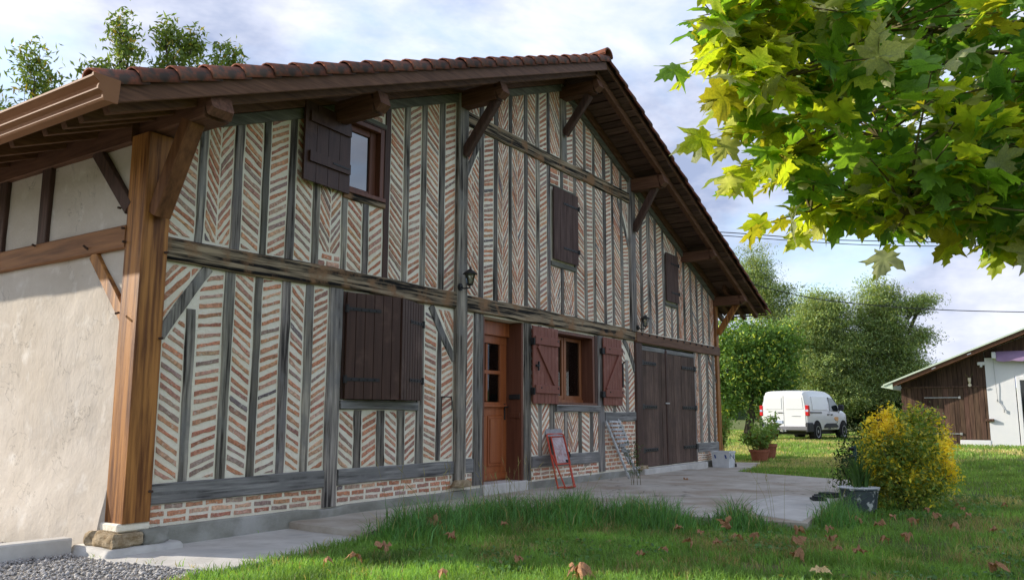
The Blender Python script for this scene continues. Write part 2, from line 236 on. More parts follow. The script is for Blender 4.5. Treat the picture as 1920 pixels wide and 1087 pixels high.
# ------------------------------------------------------------------ object helpers
def props(o, label=None, cat=None, group=None, kind=None):
    if label: o['label'] = label
    if cat: o['category'] = cat
    if group: o['group'] = group
    if kind: o['kind'] = kind
    return o
def thing(name, label, cat, loc=(0, 0, 0), group=None, rotz=0):
    o = bpy.data.objects.new(name, None); COL.objects.link(o); o.location = loc; o.rotation_euler = (0, 0, rotz)
    o.empty_display_size = 0.2
    return props(o, label, cat, group)
class MB:
    def __init__(s): s.v = []; s.f = []; s.c = []; s.cur = (1, 1, 1)
    def vert(s, p): s.v.append(tuple(p)); s.c.append(s.cur); return len(s.v)-1
    def poly(s, pts): b = len(s.v); [s.vert(p) for p in pts]; s.f.append(tuple(range(b, b+len(pts))))
    def hexa(s, P):
        b = len(s.v); [s.vert(p) for p in P]
        for q in ((0, 3, 2, 1), (4, 5, 6, 7), (0, 1, 5, 4), (1, 2, 6, 5), (2, 3, 7, 6), (3, 0, 4, 7)): s.f.append(tuple(b+i for i in q))
    def box(s, x0, x1, y0, y1, z0, z1, ch=0.0):
        if ch <= 0:
            s.hexa([(x0, y0, z0), (x1, y0, z0), (x1, y1, z0), (x0, y1, z0), (x0, y0, z1), (x1, y0, z1), (x1, y1, z1), (x0, y1, z1)]); return
        b = len(s.v); c = ch
        for (i, (sx, sy, sz)) in enumerate([(a, d, e) for e in (0, 1) for d in (0, 1) for a in (0, 1)]):
            X, Y, Z = (x0, x1)[sx], (y0, y1)[sy], (z0, z1)[sz]; dx, dy, dz = (c, -c)[sx], (c, -c)[sy], (c, -c)[sz]
            s.vert((X, Y+dy, Z+dz)); s.vert((X+dx, Y, Z+dz)); s.vert((X+dx, Y+dy, Z))
        V = lambda a, d, e, k: b+3*(a+2*d+4*e)+k
        F = s.f.append
        F((V(0,0,0,0), V(0,0,1,0), V(0,1,1,0), V(0,1,0,0))); F((V(1,0,0,0), V(1,1,0,0), V(1,1,1,0), V(1,0,1,0)))
        F((V(0,0,0,1), V(1,0,0,1), V(1,0,1,1), V(0,0,1,1))); F((V(0,1,0,1), V(0,1,1,1), V(1,1,1,1), V(1,1,0,1)))
        F((V(0,0,0,2), V(0,1,0,2), V(1,1,0,2), V(1,0,0,2))); F((V(0,0,1,2), V(1,0,1,2), V(1,1,1,2), V(0,1,1,2)))
        for a in (0, 1):
            for d in (0, 1): F((V(a,d,0,0), V(a,d,1,0), V(a,d,1,1), V(a,d,0,1)))
        for a in (0, 1):
            for e in (0, 1): F((V(a,0,e,0), V(a,1,e,0), V(a,1,e,2), V(a,0,e,2)))
        for d in (0, 1):
            for e in (0, 1): F((V(0,d,e,1), V(1,d,e,1), V(1,d,e,2), V(0,d,e,2)))
        for a in (0, 1):
            for d in (0, 1):
                for e in (0, 1): F((V(a,d,e,0), V(a,d,e,1), V(a,d,e,2)))
    def bar(s, p, q, w, h, up=(0, 0, 1), ch=0.0, w2=None, h2=None):
        """box from p to q, w across, h along up"""
        p, q = Vector(p), Vector(q); d = (q-p).normalized(); a = d.cross(Vector(up)).normalized(); u = a.cross(d)
        w2 = w2 or w; h2 = h2 or h
        if ch > 0:
            ring = lambda c, W, H: [c+a*x+u*y for x, y in ((-W/2+ch, -H/2), (W/2-ch, -H/2), (W/2, -H/2+ch), (W/2, H/2-ch), (W/2-ch, H/2), (-W/2+ch, H/2), (-W/2, H/2-ch), (-W/2, -H/2+ch))]
        else: ring = lambda c, W, H: [c+a*x+u*y for x, y in ((-W/2, -H/2), (W/2, -H/2), (W/2, H/2), (-W/2, H/2))]
        s.loft([ring(p, w, h), ring(q, w2, h2)])
    def loft(s, rings, close=True, caps=True):
        b = len(s.v); n = len(rings[0])
        for r in rings: [s.vert(p) for p in r]
        for i in range(len(rings)-1):
            for j in range(n if close else n-1):
                k = (j+1) % n; s.f.append((b+i*n+j, b+i*n+k, b+(i+1)*n+k, b+(i+1)*n+j))
        if caps and close: s.f.append(tuple(b+j for j in range(n))[::-1]); s.f.append(tuple(b+(len(rings)-1)*n+j for j in range(n)))
    def tube(s, pts, r, n=8, caps=True):
        pts = [Vector(p) for p in pts]; rs = r if isinstance(r, (list, tuple)) else [r]*len(pts); rings = []; prev = None
        for i, p in enumerate(pts):
            d = (pts[min(i+1, len(pts)-1)]-pts[max(i-1, 0)]).normalized()
            a = d.orthogonal().normalized() if prev is None else (prev-d*prev.dot(d)).normalized()
            prev = a; bb = d.cross(a)
            rings.append([p+(a*math.cos(2*math.pi*j/n)+bb*math.sin(2*math.pi*j/n))*rs[i] for j in range(n)])
        s.loft(rings, True, caps)
    def lathe(s, c, prof, n=24, sx=1, sy=1):
        s.loft([[(c[0]+r*sx*math.cos(2*math.pi*j/n), c[1]+r*sy*math.sin(2*math.pi*j/n), c[2]+z) for j in range(n)] for r, z in prof])
    def build(s, name, material, parent=None, smooth=False, label=None, kind=None, cat=None, group=None):
        off = Vector((0, 0, 0)); p = parent
        while p is not None: off += p.location; p = p.parent
        me = bpy.data.meshes.new(name)
        v = np.array(s.v, dtype=np.float64)
        inv = None
        if parent is not None:
            root = parent
            while root.parent is not None: root = root.parent
            if getattr(s, 'local', False): off = Vector((0, 0, 0))
        v = v - np.array(off)
        me.from_pydata([tuple(x) for x in v], [], s.f)
        at = me.attributes.new('tint', 'FLOAT_COLOR', 'POINT')
        c = np.ones((len(s.v), 4)); c[:, :3] = np.array(s.c); at.data.foreach_set('color', c.ravel())
        if smooth: me.polygons.foreach_set('use_smooth', [True]*len(me.polygons))
        me.materials.append(material)
        o = bpy.data.objects.new(name, me); COL.objects.link(o)
        if parent is not None: o.parent = parent
        return props(o, label, cat, group, kind)
def npmesh(name, V, F, C, material, parent=None, smooth=False, **kw):
    """V (n,3), F (m,k) same size faces, C (n,3) tint"""
    me = bpy.data.meshes.new(name); k = F.shape[1]
    me.vertices.add(len(V)); me.loops.add(F.size); me.polygons.add(len(F))
    if parent is not None:
        off = Vector((0, 0, 0)); p = parent
        while p is not None: off += p.location; p = p.parent
        V = V-np.array(off)
    me.vertices.foreach_set('co', V.astype(np.float32).ravel())
    me.loops.foreach_set('vertex_index', F.astype(np.int32).ravel())
    me.polygons.foreach_set('loop_start', np.arange(0, F.size, k, dtype=np.int32))
    if smooth: me.polygons.foreach_set('use_smooth', np.ones(len(F), dtype=bool))
    at = me.attributes.new('tint', 'FLOAT_COLOR', 'POINT'); c = np.ones((len(V), 4), dtype=np.float32); c[:, :3] = C
    at.data.foreach_set('color', c.ravel())
    me.update(calc_edges=True); me.materials.append(material)
    o = bpy.data.objects.new(name, me); COL.objects.link(o)
    if parent is not None: o.parent = parent
    return props(o, kw.get('label'), kw.get('cat'), kw.get('group'), kw.get('kind'))

# ------------------------------------------------------------------ ground
def sstep(a, b, x): t = min(1, max(0, (x-a)/(b-a))); return t*t*(3-2*t)
def gh(x, y):
    h = 0.20*sstep(18, 30, x)+0.02*(noise.noise(Vector((x*0.5, y*0.5, 0))))
    if y > -0.2 and 3 < x < 18: h = -0.03
    return h-0.01
def inpoly(x, y, P):
    r = False; j = len(P)-1
    for i in range(len(P)):
        if (P[i][1] > y) != (P[j][1] > y) and x < (P[j][0]-P[i][0])*(y-P[i][1])/(P[j][1]-P[i][1])+P[i][0]: r = not r
        j = i
    return r
STRIP = [(3.62, 0.0), (3.60, -0.34), (3.80, -1.32), (4.60, -1.22), (5.56, -1.07), (5.56, 0.0)]
UPPER = [(5.55, 0.0), (5.46, -1.16), (6.6, -1.05), (8.0, -0.95), (8.25, -4.15), (11.0, -3.85), (14.15, -3.35), (15.2, -1.0), (15.3, 0.0)]
FARPATH = [(15.15, 0.0), (15.05, -1.02), (17.0, -0.80), (18.9, -0.40), (18.7, 0.6), (17.5, 0.6), (17.5, 0.0)]
GRAVEL = [(-9, 13.0), (-9, -2.5), (-2, -2.2), (2.0, -1.8), (3.1, -1.45), (3.80, -1.25), (3.60, -0.3), (3.72, 13.0)]  # unseen left part widened to bounce sunlight onto side wall and eaves
CPATCH = [(8.30, -4.08), (8.6, -3.55), (9.9, -3.05), (10.9, -3.2), (10.7, -3.86), (9.5, -3.98)]
def slabs(x, y): return inpoly(x, y, STRIP) or inpoly(x, y, UPPER) or inpoly(x, y, FARPATH)
def axis(lo, hi, step, far):
    a = list(np.arange(lo, hi, step)); s = step
    while a[-1] < far: s *= 1.35; a.append(a[-1]+s)
    s = step
    while a[0] > -far: s *= 1.35; a.insert(0, a[0]-s)
    return a
gx, gy = axis(-4, 34, 0.4, 900), axis(-12, 12, 0.4, 900)
gb = MB()
for y in gy:
    for x in gx: gb.vert((x, y, gh(x, y) if abs(x) < 60 else 0.18))
nx = len(gx)
for j in range(len(gy)-1):
    for i in range(nx-1): b = j*nx+i; gb.f.append((b, b+1, b+nx+1, b+nx))
gb.build('ground', M['lawn'], smooth=True, kind='structure')

def slab(name, P, z0, z1, material):
    b = MB(); n = len(P); q = []
    for i in range(n):      # slightly wandering edge
        p, r = P[i], P[(i+1) % n]; k = max(1, int(math.hypot(r[0]-p[0], r[1]-p[1])/0.3))
        for j in range(k): t = j/k; q.append((p[0]+(r[0]-p[0])*t+(rnd.uniform(-.012, .012) if j else 0), p[1]+(r[1]-p[1])*t+(rnd.uniform(-.012, .012) if j and p[1] < -0.01 else 0)))
    c = (sum(a[0] for a in q)/len(q), sum(a[1] for a in q)/len(q))
    ins = [(x+(c[0]-x)*0.008, y+(c[1]-y)*0.008) for x, y in q]
    b.loft([[(x, y, z0) for x, y in q], [(x, y, z1-0.008) for x, y in q], [(x, y, z1) for x, y in ins]])
    return b.build(name, material, kind='structure')
slab('concrete_path', STRIP, -0.12, 0.016, M['cement'])
slab('concrete_patio', UPPER, -0.12, 0.08, M['concrete'])
slab('cement_patch', [(6.95, -4.0), (8.31, -4.0), (9.4, -3.2), (11.0, -2.95), (10.8, -3.88), (10.0, -3.97)] if False else CPATCH, 0.0, 0.087, M['cement'])
slab('far_concrete_path', FARPATH, -0.12, 0.045, M['concrete'])
b = MB(); b.poly([(x, y, 0.004 if x > 3 else 0.004) for x, y in GRAVEL]); b.build('gravel_yard', M['gravelbed'], kind='structure')
# the dirt track behind the van
b = MB(); xs = [20+i*2 for i in range(32)]
b.loft([[(x, 0.2+0.25*math.sin(x*.3)-(x-20)*0.02, gh(x, 0)+0.03), (x, 1.2+0.25*math.sin(x*.3+1)-(x-20)*0.02, gh(x, 1)+0.03)] for x in xs if x > 34], close=False)
b.build('dirt_track', mat('dry_earth', (0.30, 0.22, 0.15), c2=(0.42, 0.33, 0.23), sc=(2, 2, 2)), kind='structure')

# ------------------------------------------------------------------ the farmhouse
XL, XR, YB = 4.06, 17.46, 9.4
VY = -0.85                                  # plane of the verge
RX, RZ, EX0, EX1, SL = 10.80, 6.60, 3.02, 18.50, 0.396
def ztop(x): return RZ-SL*abs(x-RX)         # crest of the tiles
def zund(x): return ztop(x)-0.20            # underside of the boards
def zwall(x): return ztop(x)-0.335          # top of the brick panels under the rafter
house = thing('farmhouse', 'half timbered farmhouse with herringbone brick gable and clay tiled roof', 'house', (4.1, 0, 0))

# gable wall: lime mortar ground with openings
OPEN = [(8.74, 9.71, 0.20, 2.37), (6.20, 7.45, 1.24, 2.38), (6.20, 6.76, 3.48, 4.30), (10.56, 11.80, 1.25, 2.35), (13.54, 16.14, 0.18, 2.36)]
wb = MB()
xs = sorted(set([XL, XR, RX]+[a for o in OPEN for a in o[:2]]+list(np.arange(4.5, 17.4, 0.5))))
zs = sorted(set([0.12]+[a for o in OPEN for a in o[2:]]+list(np.arange(0.6, 6.4, 0.5))))
for i in range(len(xs)-1):
    a, c = xs[i], xs[i+1]
    for j in range(len(zs)):
        z0 = zs[j]; z1 = zs[j+1] if j+1 < len(zs) else 9
        if any(o[0]-1e-6 <= a and c <= o[1]+1e-6 and o[2]-1e-6 <= z0 and z1 <= o[3]+1e-6 for o in OPEN): continue
        ta, tb = zund(a)+0.05, zund(c)+0.05
        if z0 >= ta and z0 >= tb: continue
        A1, B1 = min(z1, ta), min(z1, tb)
        if A1 <= z0: wb.poly([(a, 0, z0), (c, 0, z0), (c, 0, B1)])
        elif B1 <= z0: wb.poly([(a, 0, z0), (c, 0, z0), (a, 0, A1)])
        else: wb.poly([(a, 0, z0), (c, 0, z0), (c, 0, B1), (a, 0, A1)])
for x0, x1, z0, z1 in OPEN:                 # reveals through the wall
    wb.poly([(x0, 0, z0), (x0, .34, z0), (x0, .34, z1), (x0, 0, z1)]); wb.poly([(x1, 0, z0), (x1, 0, z1), (x1, .34, z1), (x1, .34, z0)])
    wb.poly([(x0, 0, z1), (x0, .34, z1), (x1, .34, z1), (x1, 0, z1)]); wb.poly([(x0, 0, z0), (x1, 0, z0), (x1, .34, z0), (x0, .34, z0)])
wall = wb.build('gable_wall', M['mortar'], house)
# other walls and the dark rooms behind
b = MB(); b.box(XR-0.3, XR, 0.01, YB, 0, zund(XR)); b.box(3.95, XR, YB-0.3, YB, 0, 3.3)
b.poly([(3.95, YB, 3.3), (XR, YB, 3.3), (XR, YB, zund(XR)), (RX, YB, zund(RX)), (3.95, YB, zund(3.95))])
b.build('rear_wall', M['plaster'], house)
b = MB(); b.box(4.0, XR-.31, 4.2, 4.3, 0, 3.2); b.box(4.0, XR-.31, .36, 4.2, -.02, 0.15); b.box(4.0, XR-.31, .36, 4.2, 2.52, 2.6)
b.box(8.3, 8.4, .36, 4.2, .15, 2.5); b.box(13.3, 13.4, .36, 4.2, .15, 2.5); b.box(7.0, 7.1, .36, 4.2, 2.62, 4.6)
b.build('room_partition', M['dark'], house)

# side wall of render, bulging outwards at the foot
def xside(y, z):
    n = noise.noise(Vector((y*1.3, z*1.3, 3)))*0.018+noise.noise(Vector((y*6, z*6, 9)))*0.0045
    return 3.872-0.125*sstep(0.9, 0.0, z)-0.05*sstep(2.4, 0.6, z)*sstep(0.1, 1.4, y)+n
V = []; F = []; ny, nz = 130, 70
yy = np.linspace(0.02, YB, ny); zz = np.linspace(-0.05, 3.72, nz)
yy = 0.152+(YB-0.152)*np.linspace(0, 1, ny-1)**1.8; yy = np.concatenate([[0.15], yy])
for z in zz:
    for i_, y in enumerate(yy): V.append((xside(y, z) if i_ else 4.0, y, z))
for j in range(nz-1):
    for i in range(ny-1): q = j*ny+i; F.append((q, q+ny, q+ny+1, q+1))
npmesh('side_wall', np.array(V), np.array(F), np.ones((len(V), 3)), M['plaster'], house, smooth=True)

# ---- timbers
def stud(name, x0, x1, z0, z1, y=-0.014, material='oak_v', top=None, lean=0.0, wob=0.009, seg=9, ch=0.007, back=0.02):
    """upright timber between x0..x1; top=function for a cut along the rafter"""
    bb = MB(); s = rnd.uniform(0.62, 1.35); bb.cur = (s, s*rnd.uniform(.95, 1.0), s*rnd.uniform(.90, 1.0))
    rings = []; w0, w1 = rnd.uniform(-wob, wob), rnd.uniform(-wob, wob)
    for i in range(seg+1):
        t = i/seg; w0 = 0.6*w0+rnd.uniform(-wob, wob)*0.7; w1 = 0.6*w1+rnd.uniform(-wob, wob)*0.7
        a, c = x0+lean*t+w0, x1+lean*t+w1
        za = zc = z0+(z1-z0)*t
        if top and i == seg: za, zc = top(a), top(c)
        yy0 = y+rnd.uniform(-.002, .002)
        rings.append([(a, back, za), (a, yy0+ch, za), (a+ch, yy0, za), (c-ch, yy0, zc), (c, yy0+ch, zc), (c, back, zc)])
    bb.loft(rings); return bb.build(name, M[material], house)
def rail(name, x0, x1, z0, z1, y=-0.02, material='oak_h', seg=None, wob=0.007, dz=0.0, ch=0.010, parent=None, tint=None):
    bb = MB(); s = rnd.uniform(0.85, 1.12); bb.cur = tint or (s, s, s)
    seg = seg or max(3, int((x1-x0)/0.3)); rings = []; w0 = w1 = 0
    for i in range(seg+1):
        t = i/seg; w0 = .6*w0+rnd.uniform(-wob, wob)*.8; w1 = .6*w1+rnd.uniform(-wob, wob)*.8; x = x0+(x1-x0)*t; a, c = z0+w0+dz*t, z1+w1+dz*t
        yy0 = y+rnd.uniform(-.003, .003)
        rings.append([(x, 0.02, a), (x, yy0+ch, a), (x, yy0, a+ch), (x, yy0, c-ch), (x, yy0+ch, c), (x, 0.02, c)])
    bb.loft(rings); return bb.build(name, M[material], parent or house)
def slant(name, p, q, wd, y=-0.016, material='oak_v', curve=0.0, seg=6, back=0.02, w2=None):
    """inclined timber in the wall plane from p(x,z) to q, width wd"""
    bb = MB(); s = rnd.uniform(0.8, 1.15); bb.cur = (s, s, s); d = Vector((q[0]-p[0], q[1]-p[1])).normalized(); n = Vector((-d.y, d.x)); rings = []
    for i in range(seg+1):
        t = i/seg; c = Vector(p)*(1-t)+Vector(q)*t+n*curve*4*t*(1-t); h = (wd*(1-t)+(w2 or wd)*t)/2+rnd.uniform(-.003, .003)
        a, e = c-n*h, c+n*h; a2, e2 = c-n*(h-.007), c+n*(h-.007)
        rings.append([(a.x, back, a.y), (a.x, y+.007, a.y), (a2.x, y, a2.y), (e2.x, y, e2.y), (e.x, y+.007, e.y), (e.x, back, e.y)])
    bb.loft(rings); return bb.build(name, M[material], house)

# ground floor studs
bl = lambda x: 1.69+(x-4.12)*1.367-0.03     # lower edge of the corner brace
for a, c, z0, z1 in [(4.35, 4.44, 0.52, bl(4.36)), (4.72, 4.82, .52, 2.38), (5.05, 5.135, .52, 2.38), (5.38, 5.49, .52, 2.38), (5.68, 5.785, .53, 2.38),
                     (6.42, 6.53, .53, 1.13), (6.77, 6.89, .53, 1.13), (7.10, 7.22, .53, 1.13), (7.42, 7.55, .53, 2.38), (7.79, 7.87, .55, 2.09),
                     (10.10, 10.19, .52, 2.37), (10.41, 10.55, .52, 2.37), (10.83, 10.92, .52, 1.15), (11.26, 11.36, .52, 1.15), (11.63, 11.73, .52, 1.15),
                     (12.45, 12.54, 1.14, 2.37), (12.94, 13.04, 1.14, 2.03), (16.34, 16.49, .54, 2.37), (16.77, 16.90, .54, 2.37), (17.13, 17.25, .54, 2.37)]:
    stud('stud', a, c, z0, z1, lean=rnd.uniform(-.01, .01))
for a, c, z0, z1, y in [(6.0, 6.19, .165, 2.40, -.024), (8.53, 8.735, .21, 2.40, -.02), (9.715, 9.895, .19, 2.37, -.02), (11.91, 12.12, .20, 2.37, -.022)]:
    stud('post', a, c, z0, z1, y=y, ch=.012)
stud('main_post', 8.12, 8.33, .29, zund(8.22)-.10, y=-.062, seg=14, ch=.014, lean=-.005)
stud('main_post', 13.15, 13.37, 2.55, zund(13.26)-.10, y=-.055, seg=10, ch=.014)
stud('ridge_post', 10.76, 10.93, 4.85, zund(10.85)-.10, y=-.04, seg=6, ch=.012)
stud('end_post', 17.335, 17.50, .35, zund(17.4)-.08, y=-.05, material='new_v', seg=8, ch=.012, back=0.0)
# upper floor studs, cut under the rafter
UP = [(4.38, 4.46), (4.75, 4.85), (5.08, 5.16), (5.40, 5.49), (5.73, 5.82), (6.14, 6.22, 3.45), (6.46, 6.55, 3.42), (6.78, 6.88), (7.12, 7.21), (7.44, 7.53), (7.78, 7.89),
      (8.63, 8.73), (8.97, 9.06), (9.33, 9.41), (9.73, 9.82), (10.05, 10.15), (10.37, 10.45), (10.76, 10.85, 3.36), (11.18, 11.26), (11.52, 11.60), (11.82, 11.90), (12.18, 12.28),
      (12.49, 12.57), (12.83, 12.92), (13.61, 13.72), (13.93, 14.07), (14.26, 14.36), (14.62, 14.71), (14.99, 15.07, 3.22), (15.27, 15.36), (15.63, 15.73), (15.99, 16.09), (16.33, 16.42), (16.63, 16.72), (16.99, 17.07)]
for u in UP:
    t = (lambda x: zwall(x)+.03) if len(u) == 2 else None
    stud('stud', u[0], u[1], 2.58, zwall(u[0]) if len(u) == 2 else u[2], top=t, lean=0, seg=9, material='brown_v' if u[0] == 6.78 else 'oak_v')
stud('stud', 10.76, 10.85, 4.55, 4.86, seg=2)
# rails
rail('sill_beam', 4.10, 5.995, .355, .52, y=-.03, dz=.012); rail('sill_beam', 6.195, 8.12, .37, .53, y=-.026); rail('sill_beam', 8.335, 8.53, .37, .55, y=-.02)
rail('sill_beam', 9.90, 11.905, .355, .515, y=-.03); rail('sill_beam', 16.15, 17.34, .355, .54, y=-.028); rail('mid_rail', 12.125, 13.285, .99, 1.14, y=-.03)
rail('window_rail', 6.19, 7.42, 1.135, 1.237, y=-.04, material='oak_h'); rail('window_rail', 10.555, 11.905, 1.14, 1.225, y=-.045)
rail('middle_beam', 4.065, 8.118, 2.375, 2.585, y=-.05, material='beam', wob=.012, dz=.02, ch=.02); rail('middle_beam', 8.335, 13.30, 2.385, 2.60, y=-.052, material='beam', wob=.012, dz=-.01, ch=.02)
rail('garage_lintel', 13.30, 17.52, 2.365, 2.555, y=-.062, material='brown_x', wob=.005)
rail('collar_beam', 8.335, 13.15, 4.85, 5.045, y=-.042, material='beam', wob=.012, ch=.016)
rail('window_head', 6.16, 6.79, 4.315, 4.385, y=-.03, material='oldrail'); rail('window_foot', 6.14, 6.79, 3.385, 3.47, y=-.03, material='beam')
rail('window_foot', 10.45, 11.20, 3.31, 3.385, y=-.03, material='oldrail'); rail('window_head', 10.45, 11.20, 4.535, 4.575, y=-.03, material='oldrail'); rail('window_foot', 14.70, 15.30, 3.17, 3.235, y=-.04, material='oldrail')
# braces
slant('brace', (4.10, 1.735), (4.535, 2.375), .10, curve=.008)
slant('brace', (7.66, 2.385), (8.125, 1.76), .105, curve=-.015)
slant('brace', (8.335, 4.17), (8.72, 4.85), .085, curve=.01)
slant('brace', (12.87, 2.375), (13.30, 1.86), .10, curve=.04)
slant('brace', (16.87, 2.375), (17.42, 1.70), .045, y=-.022)
slant('brace', (12.72, 4.84), (13.15, 4.05), .07, curve=.01)

# ---- garage frame
stud('garage_jamb', 13.29, 13.545, .22, 2.37, y=-.045, material='brown_v', ch=.012, wob=.003); stud('garage_jamb', 16.085, 16.14, .18, 2.37, y=-.02, material='oak_v')

# ---- brick panels
BR = []      # (distance, polygon (x,z) list, tint)
BT = [(.58, .27, .165), (.64, .34, .21), (.68, .37, .21), (.52, .24, .16), (.60, .35, .25), (.70, .43, .28), (.46, .26, .20), (.42, .30, .25), (.60, .28, .165), (.55, .37, .28), (.64, .30, .18), (.66, .41, .30)]
def clip(P, hp):
    """keep the side a*x+b*z<=c"""
    a, b_, c = hp; o = []
    for i in range(len(P)):
        p, q = P[i], P[(i+1) % len(P)]; dp, dq = a*p[0]+b_*p[1]-c, a*q[0]+b_*q[1]-c
        if dp <= 0: o.append(p)
        if dp*dq < 0: t = dp/(dp-dq); o.append((p[0]+(q[0]-p[0])*t, p[1]+(q[1]-p[1])*t))
    return o
def area(P): return abs(sum(P[i][0]*P[(i+1) % len(P)][1]-P[(i+1) % len(P)][0]*P[i][1] for i in range(len(P))))/2
def addbrick(P):
    if len(P) < 3 or area(P) < 0.0011: return
    cx = sum(p[0] for p in P)/len(P); cz = sum(p[1] for p in P)/len(P)
    t = rnd.choice(BT); k = rnd.uniform(.82, 1.12)
    if rnd.random() < .012: t = (.24, .20, .20)
    d = (Vector((cx, 0, cz))-CAM); BR.append((d.length**2/area(P)*d.length/abs(d.y), P, tuple(c*k for c in t), rnd.randrange(10**6)))
def course(x0, x1, z0, z1, angle, extra=(), pitch=.092, thick=.039, mg=.015, half=None):
    """slanted bricks filling the column x0..x1"""
    pitch *= .83 if abs(angle) < 52 else .76
    hps = [(-1, 0, -(x0+mg)), (1, 0, x1-mg), (0, -1, -(z0+mg*.8)), (0, 1, z1-mg*.8)]+list(extra)
    t = math.tan(math.radians(angle)); c = math.cos(math.radians(angle)); w_ = x1-x0
    z = z0-abs(t)*w_-.1; zt = z1+abs(t)*w_+.1; xm = (x0+x1)/2; ph = rnd.uniform(0, 6.28); am = rnd.uniform(2, 6) if abs(angle) < 50 else 1.5
    while z < zt:
        zc = z+rnd.uniform(-.009, .009); an = math.radians(angle+am*math.sin(z*2.1+ph)+rnd.uniform(-3.5, 3.5)); d = Vector((math.cos(an), math.sin(an))); n = Vector((-d.y, d.x))*(thick*rnd.uniform(.38, .60))
        o = Vector((xm, zc)); ln = w_/c
        P = [tuple(o-d*ln-n), tuple(o+d*ln-n), tuple(o+d*ln+n), tuple(o-d*ln+n)]
        for h in hps: P = clip(P, h) if len(P) > 2 else []
        if P:
            # long slanted runs are two bricks
            ends = [p[0] for p in P]
            if w_/c > 0.34 and rnd.random() < .8:
                k = xm+rnd.uniform(-.03, .03); addbrick(clip(P, (1, 0, k-.006))); addbrick(clip(P, (-1, 0, -(k+.006))))
            else: addbrick(P)
        z += pitch/c*rnd.uniform(.97, 1.03)*(0.93 if abs(angle) > 40 else 1)
def vee(x0, x1, z0, z1, extra=(), angle=58, pitch=.078):
    m_ = (x0+x1)/2+rnd.uniform(-.01, .01)
    course(x0, m_+.008, z0, z1, -angle, extra, pitch=pitch, thick=.034); course(m_-.008, x1, z0, z1, angle, extra, pitch=pitch, thick=.034)
def regular(x0, x1, z0, z1, n, ln=.225):
    h = (z1-z0)/n
    for i in range(n):
        x = x0-rnd.uniform(0, 1)*ln*.6-(ln/2 if i % 2 else 0)
        while x < x1:
            l = ln*rnd.uniform(.85, 1.15); a, c = max(x+.012, x0+.012), min(x+l-.012, x1-.012)
            if c-a > .035: za = z0+i*h+.010; zb = z0+(i+1)*h-.009; dz = rnd.uniform(-.004, .004); addbrick([(a, za+dz), (c, za-dz), (c, zb-dz), (a, zb+dz)])
            x += l
def below(m_, x, z): return (-m_, 1, z-m_*x)      # keep under the line through (x,z) of slope m_
def above(m_, x, z): return (m_, -1, -(z-m_*x))
RL = [below(SL, RX, RZ-.35), below(-SL, RX, RZ-.35)]
bu = below(1.47, 4.12, 1.655); bo = above(1.45, 4.10, 1.86)
course(4.115, 4.35, .53, 2.37, -30, [bu]); course(4.10, 4.62, 1.7, 2.365, 48, [bo])
course(4.445, 4.72, .53, 2.37, 15, [bu], pitch=.098); course(4.82, 5.05, .53, 2.37, -28); course(5.135, 5.38, .53, 2.37, 19, pitch=.096)
course(5.49, 5.68, .54, 2.37, -33, pitch=.088); course(5.785, 6.0, .54, 2.37, 25, pitch=.082)
course(6.19, 6.42, .53, 1.13, -33); course(6.53, 6.77, .53, 1.13, 24, pitch=.082); course(6.89, 7.10, .53, 1.13, -28, pitch=.084); course(7.22, 7.42, .53, 1.13, 34, pitch=.084)
bl2 = below(-1.35, 7.60, 2.36); bo2 = above(-1.33, 7.76, 2.37)
course(7.55, 7.79, .55, 2.37, -19, [bl2], pitch=.086); course(7.87, 8.12, .55, 2.37, 22, [bl2], pitch=.084); course(7.72, 8.12, 1.7, 2.37, -50, [bo2])
course(8.33, 8.53, .55, 2.37, 44, pitch=.085)
course(9.895, 10.10, .52, 2.37, -48); course(10.19, 10.41, .52, 2.37, 48); vee(10.55, 10.83, .52, 1.14); vee(10.92, 11.26, .52, 1.14)
course(11.36, 11.63, .52, 1.14, -18, pitch=.088); course(11.73, 11.91, .52, 1.14, 60)
course(12.12, 12.45, 1.14, 2.37, -40); course(12.54, 12.94, 1.14, 2.37, -36, [below(-1.2, 12.80, 2.36)]); course(13.04, 13.29, 1.14, 2.37, 33, [below(-1.2, 12.80, 2.36)])
course(12.86, 13.29, 1.9, 2.37, -60, [above(-1.2, 12.98, 2.38)])
vee(16.14, 16.34, .54, 2.37, pitch=.07); course(16.49, 16.77, .54, 2.37, 38); course(16.90, 17.13, .54, 2.37, -40); course(17.25, 17.34, .54, 2.37, 40)
regular(4.08, 6.0, .185, .355, 3); regular(6.19, 8.12, .19, .37, 3); regular(8.33, 8.53, .2, .37, 3, .15); regular(9.90, 11.91, .185, .355, 3, .21); regular(12.12, 13.29, .20, .99, 12, .20); regular(16.14, 17.34, .18, .355, 4, .17)
# upper floor
z0 = 2.60; C = course
C(4.10, 4.38, z0, 5, -31, RL, pitch=.084); vee(4.46, 4.75, z0, 5, RL, 55); C(4.85, 5.08, z0, 5, -31, RL, pitch=.084); C(5.16, 5.40, z0, 5, 27, RL, pitch=.082); C(5.49, 5.73, z0, 5, -35, RL)
vee(5.82, 6.14, z0+.14, 5, RL+[(0, 1, 3.5)], 52); regular(5.82, 6.14, z0, z0+.14, 2, .2); C(6.22, 6.46, z0, 3.4, -34); C(6.55, 6.78, z0, 3.4, 33); regular(6.2, 6.78, 4.39, 4.75, 5, .2)
BR[:] = [q for q in BR if not (6.15 < q[1][0][0] < 6.8 and max(p[1]-zwall(p[0]) for p in q[1]) > -.02)]
C(6.88, 7.12, z0, 5.2, -38, RL, pitch=.080); C(7.21, 7.44, z0, 5.2, 32, RL, pitch=.084); C(7.53, 7.78, z0, 5.4, -36, RL, pitch=.08); C(7.89, 8.12, z0, 5.4, 32, RL, pitch=.082)
lo = [(0, 1, 4.845)]; hi = [(0, -1, -5.055)]
